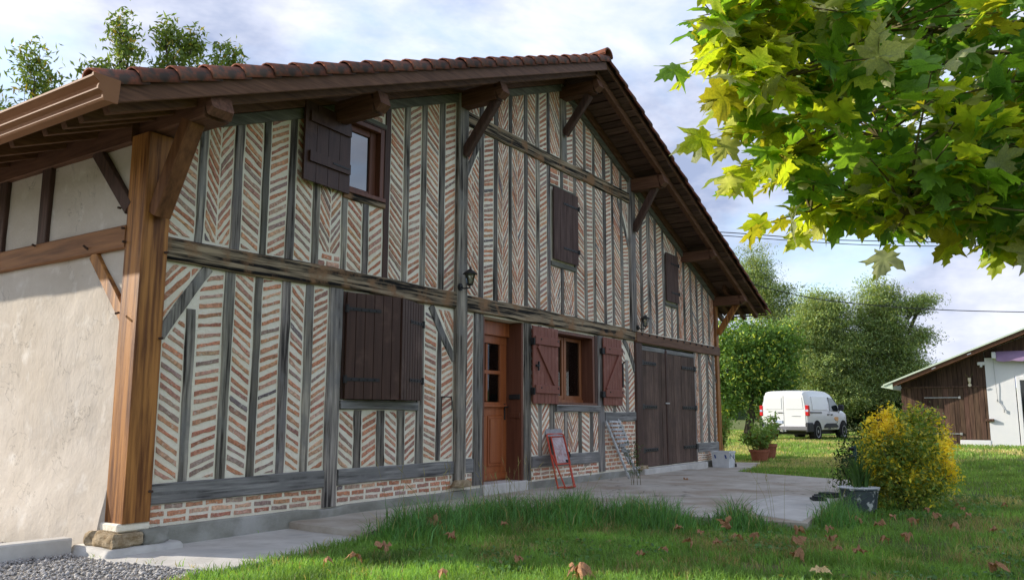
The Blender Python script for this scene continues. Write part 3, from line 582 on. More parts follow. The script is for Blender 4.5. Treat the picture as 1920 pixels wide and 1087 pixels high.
for a, c, k in [(8.73, 8.97, 17), (9.06, 9.33, 'v'), (9.41, 9.73, 'v'), (9.82, 10.05, -38), (10.15, 10.37, 30), (11.26, 11.52, -26), (11.60, 11.82, 8), (11.90, 12.18, -36), (12.28, 12.49, 20), (12.57, 12.83, -40), (12.92, 13.15, 14)]:
    for side, s2 in ((lo, z0), (hi, 5.05)):
        ex = RL+side
        if k == 8.73: pass
        if a == 8.73 and side is lo: ex = ex+[below(1.75, 8.45, 4.28)]
        if a >= 12.5 and side is lo: ex = ex+([below(-1.75, 12.75, 4.7)] if a > 12.8 else [])
        if k == 'v': vee(a, c, s2, 6.4, ex, 62, pitch=.072)
        else: C(a, c, s2, 6.4, k, ex, pitch=.080)
C(12.92, 13.14, 4.0, 4.845, -62, [above(-1.75, 12.98, 4.62)], pitch=.07); C(8.34, 8.63, z0, 4.8, -42, [below(1.75, 8.36, 4.10)], pitch=.083); C(8.34, 8.70, 4.2, 4.845, 50, [above(1.75, 8.33, 4.27)]); C(8.34, 8.63, 5.05, 5.7, -45, RL)
regular(10.45, 10.76, 4.58, 4.84, 3, .3); regular(10.85, 11.18, 4.58, 4.84, 3, .3); vee(10.45, 10.76, z0, 3.31, (), 60); vee(10.85, 11.18, z0, 3.31, (), 60)
C(10.45, 10.76, 5.05, 6.3, -55, RL); C(10.93, 11.18, 5.05, 6.4, 25, RL, pitch=.08)
for a, c, k in [(13.37, 13.61, -40), (13.72, 13.93, 28), (14.07, 14.26, -42), (14.36, 14.62, 22), (15.36, 15.63, 'v'), (15.73, 15.99, 36), (16.09, 16.33, -38), (16.42, 16.63, 22), (16.72, 16.99, -38), (17.07, 17.335, 'v')]:
    if k == 'v': vee(a, c, z0-.03, 6.4, RL, 60, pitch=.07)
    else: C(a, c, z0-.03, 6.4, k, RL, pitch=.080)
C(14.71, 14.99, z0-.03, 3.17, -40); C(15.07, 15.27, z0-.03, 3.17, 36); C(14.71, 15.27, 4.24, 5.5, -42, RL)

BR.sort(key=lambda q: q[0])
def brickmesh(mb, P, tint, seed):
    r = random.Random(seed); pts = []; n = len(P); cx = sum(p[0] for p in P)/n; cz = sum(p[1] for p in P)/n
    if sum(P[i][0]*P[(i+1) % n][1]-P[(i+1) % n][0]*P[i][1] for i in range(n)) < 0: P = P[::-1]
    for i in range(n):
        p, q = Vector(P[i]), Vector(P[(i+1) % n]); l = (q-p).length; k = 1 if l < .05 else (2 if l < .1 else 4)
        nn = Vector((q.y-p.y, p.x-q.x)); nn = nn.normalized() if nn.length > 0 else nn
        for j in range(k):
            t = j/k; a = p.lerp(q, t)
            a = a+nn*r.uniform(-.0065, .003) if j else a+(Vector((cx, cz))-a).normalized()*r.uniform(.002, .007)
            pts.append(a)
    mb.cur = tint; c = Vector((cx, cz)); dep = -.004-r.uniform(0, .005); tilt = r.uniform(-.02, .02)
    ring = lambda ins, y: [((p+(c-p).normalized()*ins).x, y+(p.x-cx)*tilt, (p+(c-p).normalized()*ins).y) for p in pts]
    r0, r1, r2_ = ring(0, .006), ring(.001, dep*.5), ring(.005, dep); m_ = len(pts); s = len(mb.v)
    for rg in (r0, r1, r2_): [mb.vert(p) for p in rg]
    mb.cur = tuple(x*r.uniform(.9, 1.1) for x in tint)
    ce = mb.vert((cx, dep-.001, cz))
    for i in range(m_):
        j = (i+1) % m_
        mb.f.append((s+i, s+j, s+m_+j, s+m_+i)); mb.f.append((s+m_+i, s+m_+j, s+2*m_+j, s+2*m_+i)); mb.f.append((s+2*m_+i, s+2*m_+j, ce))
for q in BR[:300]:
    bb = MB(); brickmesh(bb, q[1], q[2], q[3]); bb.build('brick', M['brick'], wall)
bb = MB()
for q in BR[300:]: brickmesh(bb, q[1], q[2], q[3])
bb.build('brickwork', M['brick'], wall, kind='stuff')
print('bricks', len(BR))

# ---- corner post, side timbers
b = MB(); P0 = (3.825, 4.062, -.10, .15)
b.loft([[(P0[0]+w_, P0[2]+.008, z), (P0[0]+.008+w_, P0[2], z), (P0[1]-.008, P0[2], z), (P0[1], P0[2]+.008, z), (P0[1], P0[3], z), (P0[0]+w_, P0[3], z)] for z, w_ in ((.235, .0), (.9, .002), (1.6, -.001), (2.4, .001), (3.42, 0))])
b.build('corner_post', M['new_v'], house)
b = MB(); b.bar((4.0, .3, 3.545), (4.0, -.74, 3.545), .24, .225, ch=.012); b.bar((4.0, -.74, 3.545), (4.0, -.80, 3.57), .235, .22, ch=.015, w2=.21, h2=.15)
b.build('eave_purlin', M['brown_y'], house)
b = MB(); b.bar((3.94, -.125, 2.72), (3.955, -.50, 3.46), .14, .15, up=(1, 0, 0), ch=.012); b.build('corner_brace', M['mid_v'], house)
b = MB(); b.bar((3.868, .15, 2.553), (3.868, YB, 2.553), .10, .20, ch=.01); b.build('side_rail', M['new_y'], house)
b = MB(); b.bar((3.90, .15, 3.50), (3.90, YB, 3.50), .17, .26, ch=.01); b.build('wall_plate', M['brown_y'], house)
for y in (1.55, 2.38, 3.6, 4.9, 6.2, 7.5):
    b = MB(); b.bar((3.872, y, 2.655), (3.872, y, 3.38), .16 if y < 2 else .15, .09, up=(1, 0, 0), ch=.008); b.build('side_stud', M['brown_v'], house)
b = MB(); b.bar((3.866, .72, 3.39), (3.866, .15, 2.80), .13, .085, up=(1, 0, 0), ch=.008); b.build('side_brace', M['brown_v'], house)
b = MB(); b.bar((3.870, .66, 2.455), (3.868, .12, 1.87), .115, .075, up=(1, 0, 0), ch=.008); b.build('side_brace', M['new_v'], house)
for p, d in [((3.82, .70, 2.50), (-.07, .02, .05)), ((3.81, 1.60, 2.63), (-.05, .0, .02)), ((3.80, .12, 1.905), (-.06, -.02, -.02)), ((3.81, .22, 2.80), (-.05, 0, 0)), ((3.82, .16, 2.62), (-.05, 0, 0)), ((3.82, .13, 2.50), (-.05, 0, 0)),
             ((3.90, -.10, 2.80), (0, -.05, 0)), ((4.03, -.10, .47), (.03, -.05, 0)), ((4.03, -.10, 1.70), (.03, -.05, 0)), ((4.03, -.1, 2.42), (.03, -.05, 0))]:
    b = MB(); b.tube([p, Vector(p)+Vector(d)*.6], .010, 6); b.build('oak_peg', M['rust'], house)

# ---- plinth and footings
b = MB(); rings = []
for i in range(46):
    x = 4.0+i*(13.5-4.0)/45; t = .172+.006*noise.noise(Vector((x*2, 0, 0))); o = -.045-.008*noise.noise(Vector((x*1.5, 5, 0)))
    if 5.85 < x < 6.3: o -= .045; t = .155
    rings.append([(x, .02, -.05), (x, o-.012, -.05), (x, o, t-.012), (x, o+.012, t), (x, .02, t)])
b.loft(rings); b.build('plinth', M['plinth'], house)
b = MB(); b.box(13.30, 16.3, -.16, .3, .02, .17, ch=.01); b.build('garage_threshold', M['cement'], house)
b = MB(); b.box(16.3, 17.5, -.05, .02, .02, .172, ch=.01); b.build('plinth', M['plinth'], house)
b = MB(); b.box(8.70, 9.75, -.06, .3, .03, .205, ch=.012); b.build('door_step', M['cement'], house)
def rock(mb, c, s, seed, n1_=9, n2_=6, amp=.18):
    r = random.Random(seed); o = Vector((r.uniform(0, 50), r.uniform(0, 50), 0)); rings = []
    for i in range(n2_+1):
        ph = math.pi*(i/n2_)-math.pi/2; rg = []
        for j in range(n1_):
            th = 2*math.pi*j/n1_; d = Vector((math.cos(th)*math.cos(ph), math.sin(th)*math.cos(ph), math.sin(ph)))
            q = Vector([math.copysign(abs(v)**.55, v) for v in d]); k = 1+amp*noise.noise(d*1.6+o)
            rg.append((c[0]+q.x*s[0]*k, c[1]+q.y*s[1]*k, c[2]+q.z*s[2]*k))
        rings.append(rg)
    mb.loft(rings)
def rough(mb, x0, x1, y0, y1, z0, z1, n, amp, seed, taper=0.0):
    """rough hewn block: a subdivided box pushed about by noise"""
    o = Vector((seed*7.3, 0, 0)); rings = []
    for k in range(7):
        t = k/6; ring = []; e = .5-abs(t-.5); q = .012 if k in (0, 6) else 0; g_ = taper*t
        per = [(x0+g_+q+(x1-x0-2*q-g_)*i/n, y0+g_+q) for i in range(n)]+[(x1-q, y0+g_+q+(y1-y0-2*q-g_)*i/n) for i in range(n)]+[(x1-q-(x1-x0-2*q-g_)*i/n, y1-q) for i in range(n)]+[(x0+g_+q, y1-q-(y1-y0-2*q-g_)*i/n) for i in range(n)]
        z = z0+(z1-z0)*t
        for x, y in per: p = Vector((x, y, z)); ring.append(p+Vector((noise.noise(p*14+o), noise.noise(p*14+o+Vector((9, 0, 0))), noise.noise(p*9+o+Vector((0, 9, 0)))*.6))*amp)
        rings.append(ring)
    mb.loft(rings)
b = MB(); rough(b, 3.71, 3.97, -.165, .22, .06, .172, 12, .030, 3); b.build('footing_stone', M['stone'], house)
b = MB(); rough(b, 3.97, 4.22, -.15, .1, .06, .175, 8, .030, 5, .02); b.build('footing_stone', M['plinth'], house, smooth=True)
b = MB(); rough(b, 3.60, 4.30, -.27, .3, -.08, .065, 12, .022, 8, .055); b.build('footing', M['cement'], house, smooth=True)
b = MB(); b.box(3.79, 4.07, -.09, .2, .17, .236, ch=.012); b.build('post_pad', M['mortar'], house)
b = MB(); rock(b, (8.23, -.06, .255), (.17, .06, .045), 11, 16, 8, .3); b.build('footing_stone', M['stone'], house, smooth=True)
b = MB(); rock(b, (13.42, -.06, .19), (.16, .07, .04), 12, 16, 8, .3); b.build('footing_stone', M['stone'], house, smooth=True)

# ---- roof
roof = MB()
for s in (-1, 1):
    e = EX0+.06 if s < 0 else EX1-.06
    roof.poly([(RX, .0, zund(RX)+.025), (e, .0, zund(e)+.025), (e, YB+.4, zund(e)+.025), (RX, YB+.4, zund(RX)+.025)][::s])
    roof.poly([(RX, VY+.03, zund(RX)+.05), (e, VY+.03, zund(e)+.05), (e, YB+.4, zund(e)+.05), (RX, YB+.4, zund(RX)+.05)][::-s])
roof = roof.build('roof', M['soffit'], house)
th = math.atan(SL); Lr = (RX-EX0)/math.cos(th)
def onroof(s, d, y, h=0):      # d metres down the slope from the ridge, h above the board underside
    x = RX+s*d*math.cos(th); return Vector((x+s*h*math.sin(th), y, zund(RX)-d*math.sin(th)+h*math.cos(th)))
nb = 50
for s in (-1, 1):
    d = 0.03
    k = 0
    while d < Lr-.06:
        w_ = rnd.uniform(.135, .175); hh = rnd.choice([-.012, .014]) if rnd.random() < .5 else .002; bb = MB(); v_ = rnd.uniform(.7, 1.35); bb.cur = (v_, v_, v_)
        d2 = min(d+w_, Lr-.03); y1 = .02
        P = [onroof(s, d, VY+.05, hh), onroof(s, d2, VY+.05, hh), onroof(s, d2, y1, hh), onroof(s, d, y1, hh)]; Q = [p+Vector((s*.018*math.sin(th), 0, .018*math.cos(th))) for p in P]
        bb.hexa(P+Q); bb.build('soffit_board', M['soffit'], roof); d = d2+rnd.uniform(.014, .030); k += 1
def slopebar(s, d0, d1, y, wd, hg, top, material, name, ch=.006):
    bb = MB(); p, q = onroof(s, d0, y, top-hg/2), onroof(s, d1, y, top-hg/2); bb.bar(p, q, wd, hg, up=(s*math.sin(th), 0, math.cos(th)), ch=ch); return bb.build(name, M[material], roof)
for s in (-1, 1):
    slopebar(s, .0, Lr-.10, -.05, .075, .115, .0, 'brown_x', 'rafter'); slopebar(s, .0, Lr-.12, -.60, .085, .115, .0, 'brown_x', 'rafter')
    slopebar(s, .02, Lr-.0, VY+.03 if s < 0 else VY+.06, .03, .13 if s < 0 else .05, .055, 'brown_x', 'barge_board')
    slopebar(s, .1, Lr-1.2, -.02, .05, .105, -.118, 'oldrail', 'rafter_plate')
for y in np.arange(-.32, YB, .52):
    for s in (-1, 1):
        slopebar(s, Lr-1.45 if s < 0 else Lr-1.5, Lr-.08, float(y), .07, .12, .0, 'brown_x', 'rafter_tail')
# purlin ends and their braces
def zr(x): return zund(x)-.118
for x, w_, h_ in [(6.02, .15, .22), (8.225, .16, .22), (10.84, .16, .19), (13.27, .17, .22), (15.66, .15, .19), (17.42, .18, .20)]:
    z = zr(x)-h_/2-(.01 if x != 10.84 else .06)
    b = MB(); b.bar((x, .2, z), (x, -.60, z), w_, h_, ch=.006); b.bar((x, -.60, z), (x, -.69, z+.035), w_, h_, ch=.006, h2=h_*.68)
    b.build('purlin', M['brown_y'], roof)
for x, zf, zt, y1 in [(8.24, 4.42, 5.05, -.56), (10.84, 5.45, 6.0, -.50), (13.29, 4.36, 5.12, -.50), (17.46, 2.85, 3.48, -.50)]:
    b = MB(); b.bar((x, -.05, zf), (x, y1, zt), .12, .10, up=(1, 0, 0), ch=.012); b.build('purlin_brace', M['new_v'] if x > 17 else M['brown_v'], roof)
# eave fascia and gutter
b = MB(); b.bar((EX0+.05, VY+.02, 3.33), (EX0+.05, YB+.4, 3.33), .025, .14); b.build('fascia', M['brown_y'], roof)
gp = [(3.055, 3.390), (3.045, 3.239), (3.030, 3.225), (2.955, 3.225), (2.945, 3.239), (2.945, 3.274), (2.925, 3.284), (2.905, 3.292), (2.905, 3.302), (2.925, 3.309), (2.915, 3.337), (2.885, 3.362), (2.868, 3.372), (2.868, 3.387), (2.882, 3.390), (2.890, 3.376), (2.930, 3.348), (2.945, 3.312), (2.960, 3.243), (3.030, 3.243)]
b = MB(); b.loft([[(x, y, z) for x, z in gp] for y in (-.93, 0, 3, 6, YB+.4)]); b.build('gutter', M['gutter'], roof)
b = MB(); o = [(3.060, 3.393), (3.050, 3.222), (3.030, 3.220), (2.950, 3.220), (2.940, 3.236), (2.935, 3.274), (2.900, 3.288), (2.900, 3.306), (2.910, 3.337), (2.862, 3.369), (2.862, 3.393)]
b.loft([[(x, -.945, z) for x, z in o], [(x, -.925, z) for x, z in o]]); b.build('gutter_end', M['gutter'], roof)

# canal tiles
def tilemesh(L_=.40, w0=.105, w1=.088, hgt=.085, skirt=.0, n=9, t=.013, seed=0):
    """barrel tile along local +x (uphill), open below, resting at z=0"""
    bb = MB(); r = random.Random(seed); v_ = r.uniform(.7, 1.25); rings = []
    for x, w_ in ((0, w0), (.02, w0*1.0), (L_*.5, (w0+w1)/2), (L_, w1)):
        bb_ = []
        for j in range(n+1): a = math.pi*j/n; bb_.append((x, w_*math.cos(a), hgt*w_/w0*math.sin(a)**.8))
        for j in range(n, -1, -1): a = math.pi*j/n; bb_.append((x, (w_-t)*math.cos(a), max(-.001, hgt*w_/w0*math.sin(a)**.8-t)))
        if skirt:
            bb_ = [(p[0], p[1], p[2]) for p in bb_]
        rings.append(bb_)
    for rg, k in zip(rings, (1.45, 1.3, .95, .75)):
        pass
    b0 = len(bb.v); m_ = len(rings[0])
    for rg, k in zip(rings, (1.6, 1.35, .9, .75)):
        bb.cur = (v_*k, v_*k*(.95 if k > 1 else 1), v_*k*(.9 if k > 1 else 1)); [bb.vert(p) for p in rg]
    for i in range(3):
        for j in range(m_): q = (j+1) % m_; bb.f.append((b0+i*m_+j, b0+(i+1)*m_+j, b0+(i+1)*m_+q, b0+i*m_+q))
    bb.f.append(tuple(b0+j for j in range(m_))); bb.f.append(tuple(b0+3*m_+j for j in range(m_))[::-1])
    return bb
def finish(bb, material, smooth=True):
    o = bb.build('tmp', material, None, smooth=smooth); me = o.data; bpy.data.objects.remove(o); return me
tmes = [finish(tilemesh(hgt=.135, w0=.115, w1=.10, seed=i), M['tile']) for i in range(7)]
for me in tmes: me.name = 'roof_tile'
roofoff = Vector((4.1, 0, 0))
nt_ = 26; pitchT = (Lr+.05)/nt_
def roofmat(s, d, y, h, extra=0):
    # local x uphill, y across, z normal
    xa = Vector((-s*math.cos(th), 0, math.sin(th))); za = Vector((s*math.sin(th), 0, math.cos(th))); ya = za.cross(xa)
    mm = Matrix((xa, ya, za)).transposed().to_4x4() @ Matrix.Rotation(extra, 4, 'Y'); mm.translation = onroof(s, d, y, h)-roofoff; return mm
for s in (-1, 1):
    for i in range(nt_):
        d = Lr+.05-i*pitchT
        o = bpy.data.objects.new('roof_tile', tmes[rnd.randrange(7)]); COL.objects.link(o); o.parent = roof
        o.matrix_local = roofmat(s, d+rnd.uniform(-.012, .012), VY+.075+rnd.uniform(-.008, .008), .052+rnd.uniform(0, .004), R(2.6))
# field tiles: one joined surface of real barrels
tb = tilemesh(hgt=.075, n=5); tv = np.array(tb.v); tf = [f for f in tb.f if len(f) == 4]; tf = np.array(tf)
VV = []; FF = []; CC = []; off = 0
ys_ = np.arange(VY+.29, YB+.4, .215)
for s in (-1, 1):
    for i in range(nt_):
        d = Lr+.03-i*pitchT
        for y in ys_:
            mm = np.array(roofmat(s, d+rnd.uniform(-.015, .015), float(y), .075, R(1.8))); p = tv@mm[:3, :3].T+mm[:3, 3]+np.array(roofoff)
            k = rnd.uniform(.7, 1.3); VV.append(p); CC.append(np.full((len(p), 3), k)); FF.append(tf+off); off += len(p)
npmesh('field_tiles', np.vstack(VV), np.vstack(FF), np.vstack(CC), M['tile'], roof, smooth=True, kind='stuff')
# ridge tiles
for i in range(28):
    y = VY-.02+i*.37; bb = MB(); v_ = rnd.uniform(.9, 1.4); bb.cur = (v_, v_*.95, v_*.85); n = 10
    for yy0, w_ in ((y, .135), (y+.42, .12)): pass
    rings = []
    for yy0, w_ in ((y, .135), (y+.2, .128), (y+.41, .12)):
        rings.append([(RX+w_*math.cos(math.pi*j/n), yy0, RZ-.06+.115*w_/.135*math.sin(math.pi*j/n)+(.012 if yy0 == y else 0)) for j in range(n+1)]+[(RX+(w_-.015)*math.cos(math.pi*j/n), yy0, RZ-.075+.115*w_/.135*math.sin(math.pi*j/n)) for j in range(n, -1, -1)])
    bb.loft(rings); bb.build('ridge_tile', M['tile'], roof, smooth=False)

# ------------------------------------------------------------------ doors, windows, shutters (parts of the farmhouse)
def pane(name, x0, x1, z0, z1, y, parent, m_='glass'):
    b = MB(); b.box(x0, x1, y, y+.006, z0, z1); return b.build(name, M[m_], parent)
def lin(x0, x1, y0, y1, z0, z1, parent, name='lining', material='reveal'):
    b = MB(); b.box(x0, x1, y0, y1, z0, z1, ch=.003); return b.build(name, M[material], parent)

# front door: recess 0.25 deep
b = MB(); b.box(8.76, 9.69, .25, .30, .21, 1.17, ch=.004); b.box(8.76, 9.69, .25, .30, 1.17, 1.26, ch=.004)
b.box(8.76, 8.90, .252, .30, 1.26, 2.06); b.box(9.50, 9.69, .252, .30, 1.26, 2.06, ch=.003); b.box(8.76, 9.69, .25, .30, 2.06, 2.17, ch=.003)
door = b.build('door', M['door'], house)
b = MB()
for x0, x1 in ((8.84, 9.14), (9.20, 9.56)):
    b.box(x0, x1, .238, .252, .40, 1.08, ch=.012); b.box(x0+.04, x1-.04, .228, .240, .44, 1.04, ch=.010)
b.box(8.78, 9.67, .232, .252, .23, .31, ch=.005)
b.build('door_panel', M['door'], door)
b = MB(); b.box(8.80, 9.64, .215, .255, 1.19, 1.225, ch=.008); b.build('weather_bar', M['door'], door)
for x0, x1 in ((8.90, 9.17), (9.20, 9.50)):
    for z0, z1 in ((1.27, 1.64), (1.69, 2.05)): pane('pane', x0+.004, x1-.004, z0, z1, .275, door)
b = MB(); b.box(9.165, 9.205, .248, .30, 1.27, 2.05, ch=.006); b.box(8.90, 9.50, .244, .298, 1.64, 1.69, ch=.006); b.build('glazing_bar', M['door'], door)
for x0, x1, z0, z1 in ((8.92, 9.15, 1.28, 2.04), (9.22, 9.49, 1.28, 2.04)):
    b = MB(); b.box(x0, x1, .33, .335, z0, z1); b.build('door_curtain', M['curtain'], door)
b = MB(); b.box(9.595, 9.625, .237, .25, 1.02, 1.24, ch=.004); b.tube([(9.61, .24, 1.20), (9.61, .19, 1.20), (9.53, .19, 1.195)], .009, 8); b.build('door_handle', M['iron'], door)
fr = lin(9.66, 9.708, -.005, .31, .205, 2.36, house, 'door_frame', 'reveal')
lin(8.742, 8.775, -.005, .31, .205, 2.36, fr, 'door_jamb'); lin(8.775, 9.66, .20, .31, 2.17, 2.36, fr, 'transom', 'door'); lin(8.775, 9.66, .235, .255, 2.20, 2.33, fr, 'transom_panel', 'reveal')
for z in (1.05, 1.30): lin(9.645, 9.662, .02, .20, z, z+.07, fr, 'hinge_plate', 'iron' if z > 1.2 else 'reveal')

# kitchen window with open red shutters
wf = lin(11.735, 11.802, -.012, .26, 1.26, 2.345, house, 'window_frame', 'reveal')
lin(10.556, 10.60, -.012, .26, 1.26, 2.345, wf, 'side_lining'); lin(10.60, 11.735, -.012, .26, 2.30, 2.345, wf, 'head_lining'); lin(10.56, 11.80, -.05, .26, 1.235, 1.275, wf, 'sill', 'reveal')
lin(10.60, 11.735, .17, .22, 1.275, 1.325, wf, 'frame_foot', 'frame')
lin(11.805, 11.90, -.018, .01, 1.235, 2.36, house, 'outer_jamb', 'brown_v')
lin(10.545, 11.91, -.055, -.01, 1.226, 1.238, house, 'sill_flashing', 'steel')
for x0, x1 in ((10.62, 11.155), (11.185, 11.73)):
    cs = MB(); cs.box(x0, x0+.055, .19, .235, 1.325, 2.29, ch=.006); cs.box(x1-.055, x1, .19, .235, 1.325, 2.29, ch=.006); cs.box(x0+.055, x1-.055, .192, .233, 1.325, 1.385, ch=.004); cs.box(x0+.055, x1-.055, .192, .233, 2.235, 2.29, ch=.004)
    cs = cs.build('casement', M['frame'], wf); pane('pane', x0+.056, x1-.056, 1.386, 2.234, .212, cs)
lin(11.155, 11.185, .18, .225, 1.325, 2.29, wf, 'meeting_stile', 'frame')
def drape(name, x0, x1, z0, z1, y, parent, taper=0.6):
    V = []; F = []; n, k = 26, 9
    for i in range(k):
        t = i/(k-1)
        for j in range(n): u = j/(n-1); xx = x0+(x1-x0)*u*(1-taper*t); V.append((xx, y+.018*math.sin(u*38), z1+(z0-z1)*t))
    for i in range(k-1):
        for j in range(n-1): q = i*n+j; F.append((q, q+1, q+n+1, q+n))
    return npmesh(name, np.array(V), np.array(F), np.ones((len(V), 3)), M['curtain'], parent, smooth=True)
drape('curtain', 10.78, 11.10, 1.80, 2.26, .28, wf, .2); drape('curtain', 11.20, 11.48, 1.80, 2.26, .28, wf, .75)
b = MB(); b.box(10.66, 11.38, .30, .32, 1.64, 1.95); cr_ = b.build('reflection_panel', M['cream']); props(cr_, 'pale cream board added inside behind the kitchen window panes in place of a reflection', 'board')  # pale board added behind the glass in place of a bright reflection
b = MB(); b.tube([(10.88, .40, 1.0), (10.88, .40, 1.3), (10.92, .40, 1.50), (10.86, .40, 1.62)], [.10, .12, .085, .02], 14); props(b.build('reflection_prop', M['whitepaint'], smooth=True), 'white curved vase added inside behind the left kitchen window pane for a pale reflection', 'prop')  # white curved body added behind the pane to suggest a pale reflection
b = MB(); b.box(10.3, 11.9, .40, .9, .92, .96); props(b.build('kitchen_table', M['reveal']), 'dark brown table top inside behind the kitchen window', 'table')

def board_shutter(name, x0, x1, z0, z1, y, nb, material, battens, diag=None, hinge='l', thick=.028, label=None, bands=(), handle=None):
    """leaf of vertical boards, lying against the wall (front at y-thick)"""
    b = MB(); b.box(x0+.004, x1-.004, y-.012, y-.004, z0+.004, z1-.004); lf = b.build(name, M[material], house, label=label); wd = (x1-x0)/nb
    for i in range(nb):
        b = MB(); b.box(x0+i*wd+.0015, x0+(i+1)*wd-.0015, y-thick, y-.012, z0+rnd.uniform(0, .003), z1-rnd.uniform(0, .003), ch=.004); b.build('board', M[material], lf)
    for zb in battens:
        b = MB(); b.box(x0+.03 if hinge == 'l' else x0+.02, x1-.005, y-thick-.028, y-thick+.001, zb-.06, zb+.06, ch=.006); b.build('batten', M[material], lf)
        b = MB()
        for q in (.25, .92): b.tube([(x0+(x1-x0)*q, y-thick-.026, zb+.02), (x0+(x1-x0)*q, y-thick-.036, zb+.02)], .012, 8)
        b.build('bolt', M['iron'], lf)
    if diag:
        b = MB(); b.bar((diag[0], y-thick-.012, diag[1]), (diag[2], y-thick-.012, diag[3]), .075, .026, up=(0, 1, 0), ch=.005); b.build('diagonal_brace', M[material], lf)
    if handle:
        b = MB(); b.box(handle[0]-.05, handle[0]+.03, y-thick-.035, y-thick, handle[1]-.015, handle[1]+.015, ch=.004); b.bar((handle[0], y-thick-.03, handle[1]+.06), (handle[0]-.005, y-thick-.03, handle[1]-.07), .02, .02); b.build('shutter_bolt', M['iron'], lf)
    for zb in bands:
        b = MB(); e = x0 if hinge == 'l' else x1; q = x0+.62*(x1-x0) if hinge == 'l' else x1-.62*(x1-x0)
        b.box(min(e, q), max(e, q), y-thick-.007, y-thick+.001, zb-.017, zb+.017, ch=.002); b.tube([(e, y-thick-.012, zb-.035), (e, y-thick-.012, zb+.035)], .017, 8)
        for i in range(5): xx = e+(q-e)*(.12+.19*i); b.tube([(xx, y-thick-.004, zb), (xx, y-thick-.013, zb)], .008, 6)
        b.build('strap_hinge', M['iron'], lf)
    return lf
board_shutter('shutter', 9.86, 10.555, 1.245, 2.345, -.045, 7, 'shut_red', (1.45, 2.14), (9.98, 2.06, 10.44, 1.53), label='left red brown shutter of the kitchen window, folded back', handle=(9.96, 1.78))
board_shutter('shutter', 12.0, 12.67, 1.245, 2.35, -.045, 7, 'shut_red', (1.44, 2.14), (12.08, 1.50, 12.56, 2.07), label='right red brown shutter of the kitchen window, folded back')
b = MB(); b.box(12.665, 12.70, -.09, -.05, 1.55, 1.95, ch=.005); b.tube([(12.68, -.08, 1.95), (12.68, -.12, 1.98)], .012, 6); b.build('shutter_catch', M['iron'], house)
for z in (2.12, 1.42):
    b = MB(); b.box(11.95, 12.06, -.085, -.03, z-.05, z+.05, ch=.01); b.build('hinge_block', M['iron'], house)
    b = MB(); b.box(9.85, 9.875, -.10, -.03, z-.05, z+.05, ch=.005); b.build('hinge_block', M['iron'], house)
# closed shutters upstairs
board_shutter('shutter', 10.48, 11.235, 3.405, 4.53, -.03, 4, 'shut_old', (), hinge='r', bands=(3.62, 4.32), label='closed faded shutter under the collar beam')
board_shutter('shutter', 14.70, 15.29, 3.26, 4.215, -.03, 3, 'shut_old', (), hinge='r', bands=(3.45, 4.02), label='closed faded shutter high above the garage door')

# living room window: two leaves ajar forming a low tent
def leaf(hx, hy, fx, fy, z0, z1, nbd, label, mt, strapz, side):
    b = MB(); d = Vector((fx-hx, fy-hy, 0)); W_ = d.length; d.normalize(); n = Vector((d.y, -d.x, 0));
    if n.y > 0: n = -n
    def brd(mb, u0, u1, t0, t1, za, zb, ch=.003):
        P = [Vector((hx, hy, 0))+d*u+n*t for u, t in ((u0, t0), (u1, t0), (u1, t1), (u0, t1))]
        mb.hexa([(p.x, p.y, za) for p in P]+[(p.x, p.y, zb) for p in P])
    brd(b, .003, W_-.003, .0, .008, z0+.003, z1-.003); lf = b.build('shutter', M[mt], house, label=label)
    for i in range(nbd):
        b = MB(); u0, u1 = W_*i/nbd+.0022, W_*(i+1)/nbd-.0022
        brd(b, u0, u1, .008, .024, z0, z1); brd(b, u0+.004, u1-.004, .024, .027, z0+.002, z1-.002); b.build('board', M[mt], lf)
    for z in strapz:
        b = MB(); brd(b, -.02, W_*.62, .027, .034, z-.018, z+.018); P = Vector((hx, hy, z))+n*.03
        b.tube([P-Vector((0, 0, .04)), P+Vector((0, 0, .04))], .02, 8)
        for i in range(4): q = Vector((hx, hy, z))+d*(W_*(.12+.14*i)); b.tube([q+n*.03, q+n*.042], .009, 6)
        b.build('strap_hinge', M['iron'], lf)
leaf(6.215, -.035, 6.86, -.215, 1.245, 2.365, 6, 'wide dark brown shutter leaf, left half of the closed living room window', 'shut_dark', (1.45, 2.19), 'l')
leaf(7.445, -.035, 6.875, -.215, 1.245, 2.365, 8, 'dark brown shutter leaf on the right that catches the light', 'shut_dark', (1.47, 2.13), 'r')
lin(6.20, 6.235, -.02, .1, 1.245, 2.37, house, 'window_frame', 'brown_v'); lin(7.42, 7.45, -.02, .1, 1.245, 2.37, house, 'window_frame', 'brown_v')

# bedroom window: open dark shutter, frame, pane
wf = lin(6.70, 6.765, -.02, .16, 3.47, 4.31, house, 'window_frame', 'reveal')
lin(6.165, 6.20, -.02, .16, 3.47, 4.31, wf, 'side_lining'); lin(6.20, 6.70, -.02, .16, 4.26, 4.31, wf, 'head_lining'); lin(6.165, 6.78, -.045, .16, 3.455, 3.50, wf, 'sill')
lin(6.765, 6.785, -.03, .0, 3.45, 4.33, wf, 'outer_trim', 'brown_v'); lin(6.20, 6.765, -.03, .0, 4.31, 4.335, wf, 'outer_trim', 'brown_v')
cs = MB(); cs.box(6.20, 6.26, .055, .10, 3.50, 4.26, ch=.005); cs.box(6.60, 6.70, .05, .10, 3.50, 4.26, ch=.006); cs.box(6.26, 6.60, .055, .10, 3.50, 3.56, ch=.005); cs.box(6.26, 6.60, .055, .10, 4.19, 4.26, ch=.005)
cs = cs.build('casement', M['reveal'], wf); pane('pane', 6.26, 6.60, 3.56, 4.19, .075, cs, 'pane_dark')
b = MB(); hx, hy, fx, fy = 6.19, -.03, 5.50, -.075
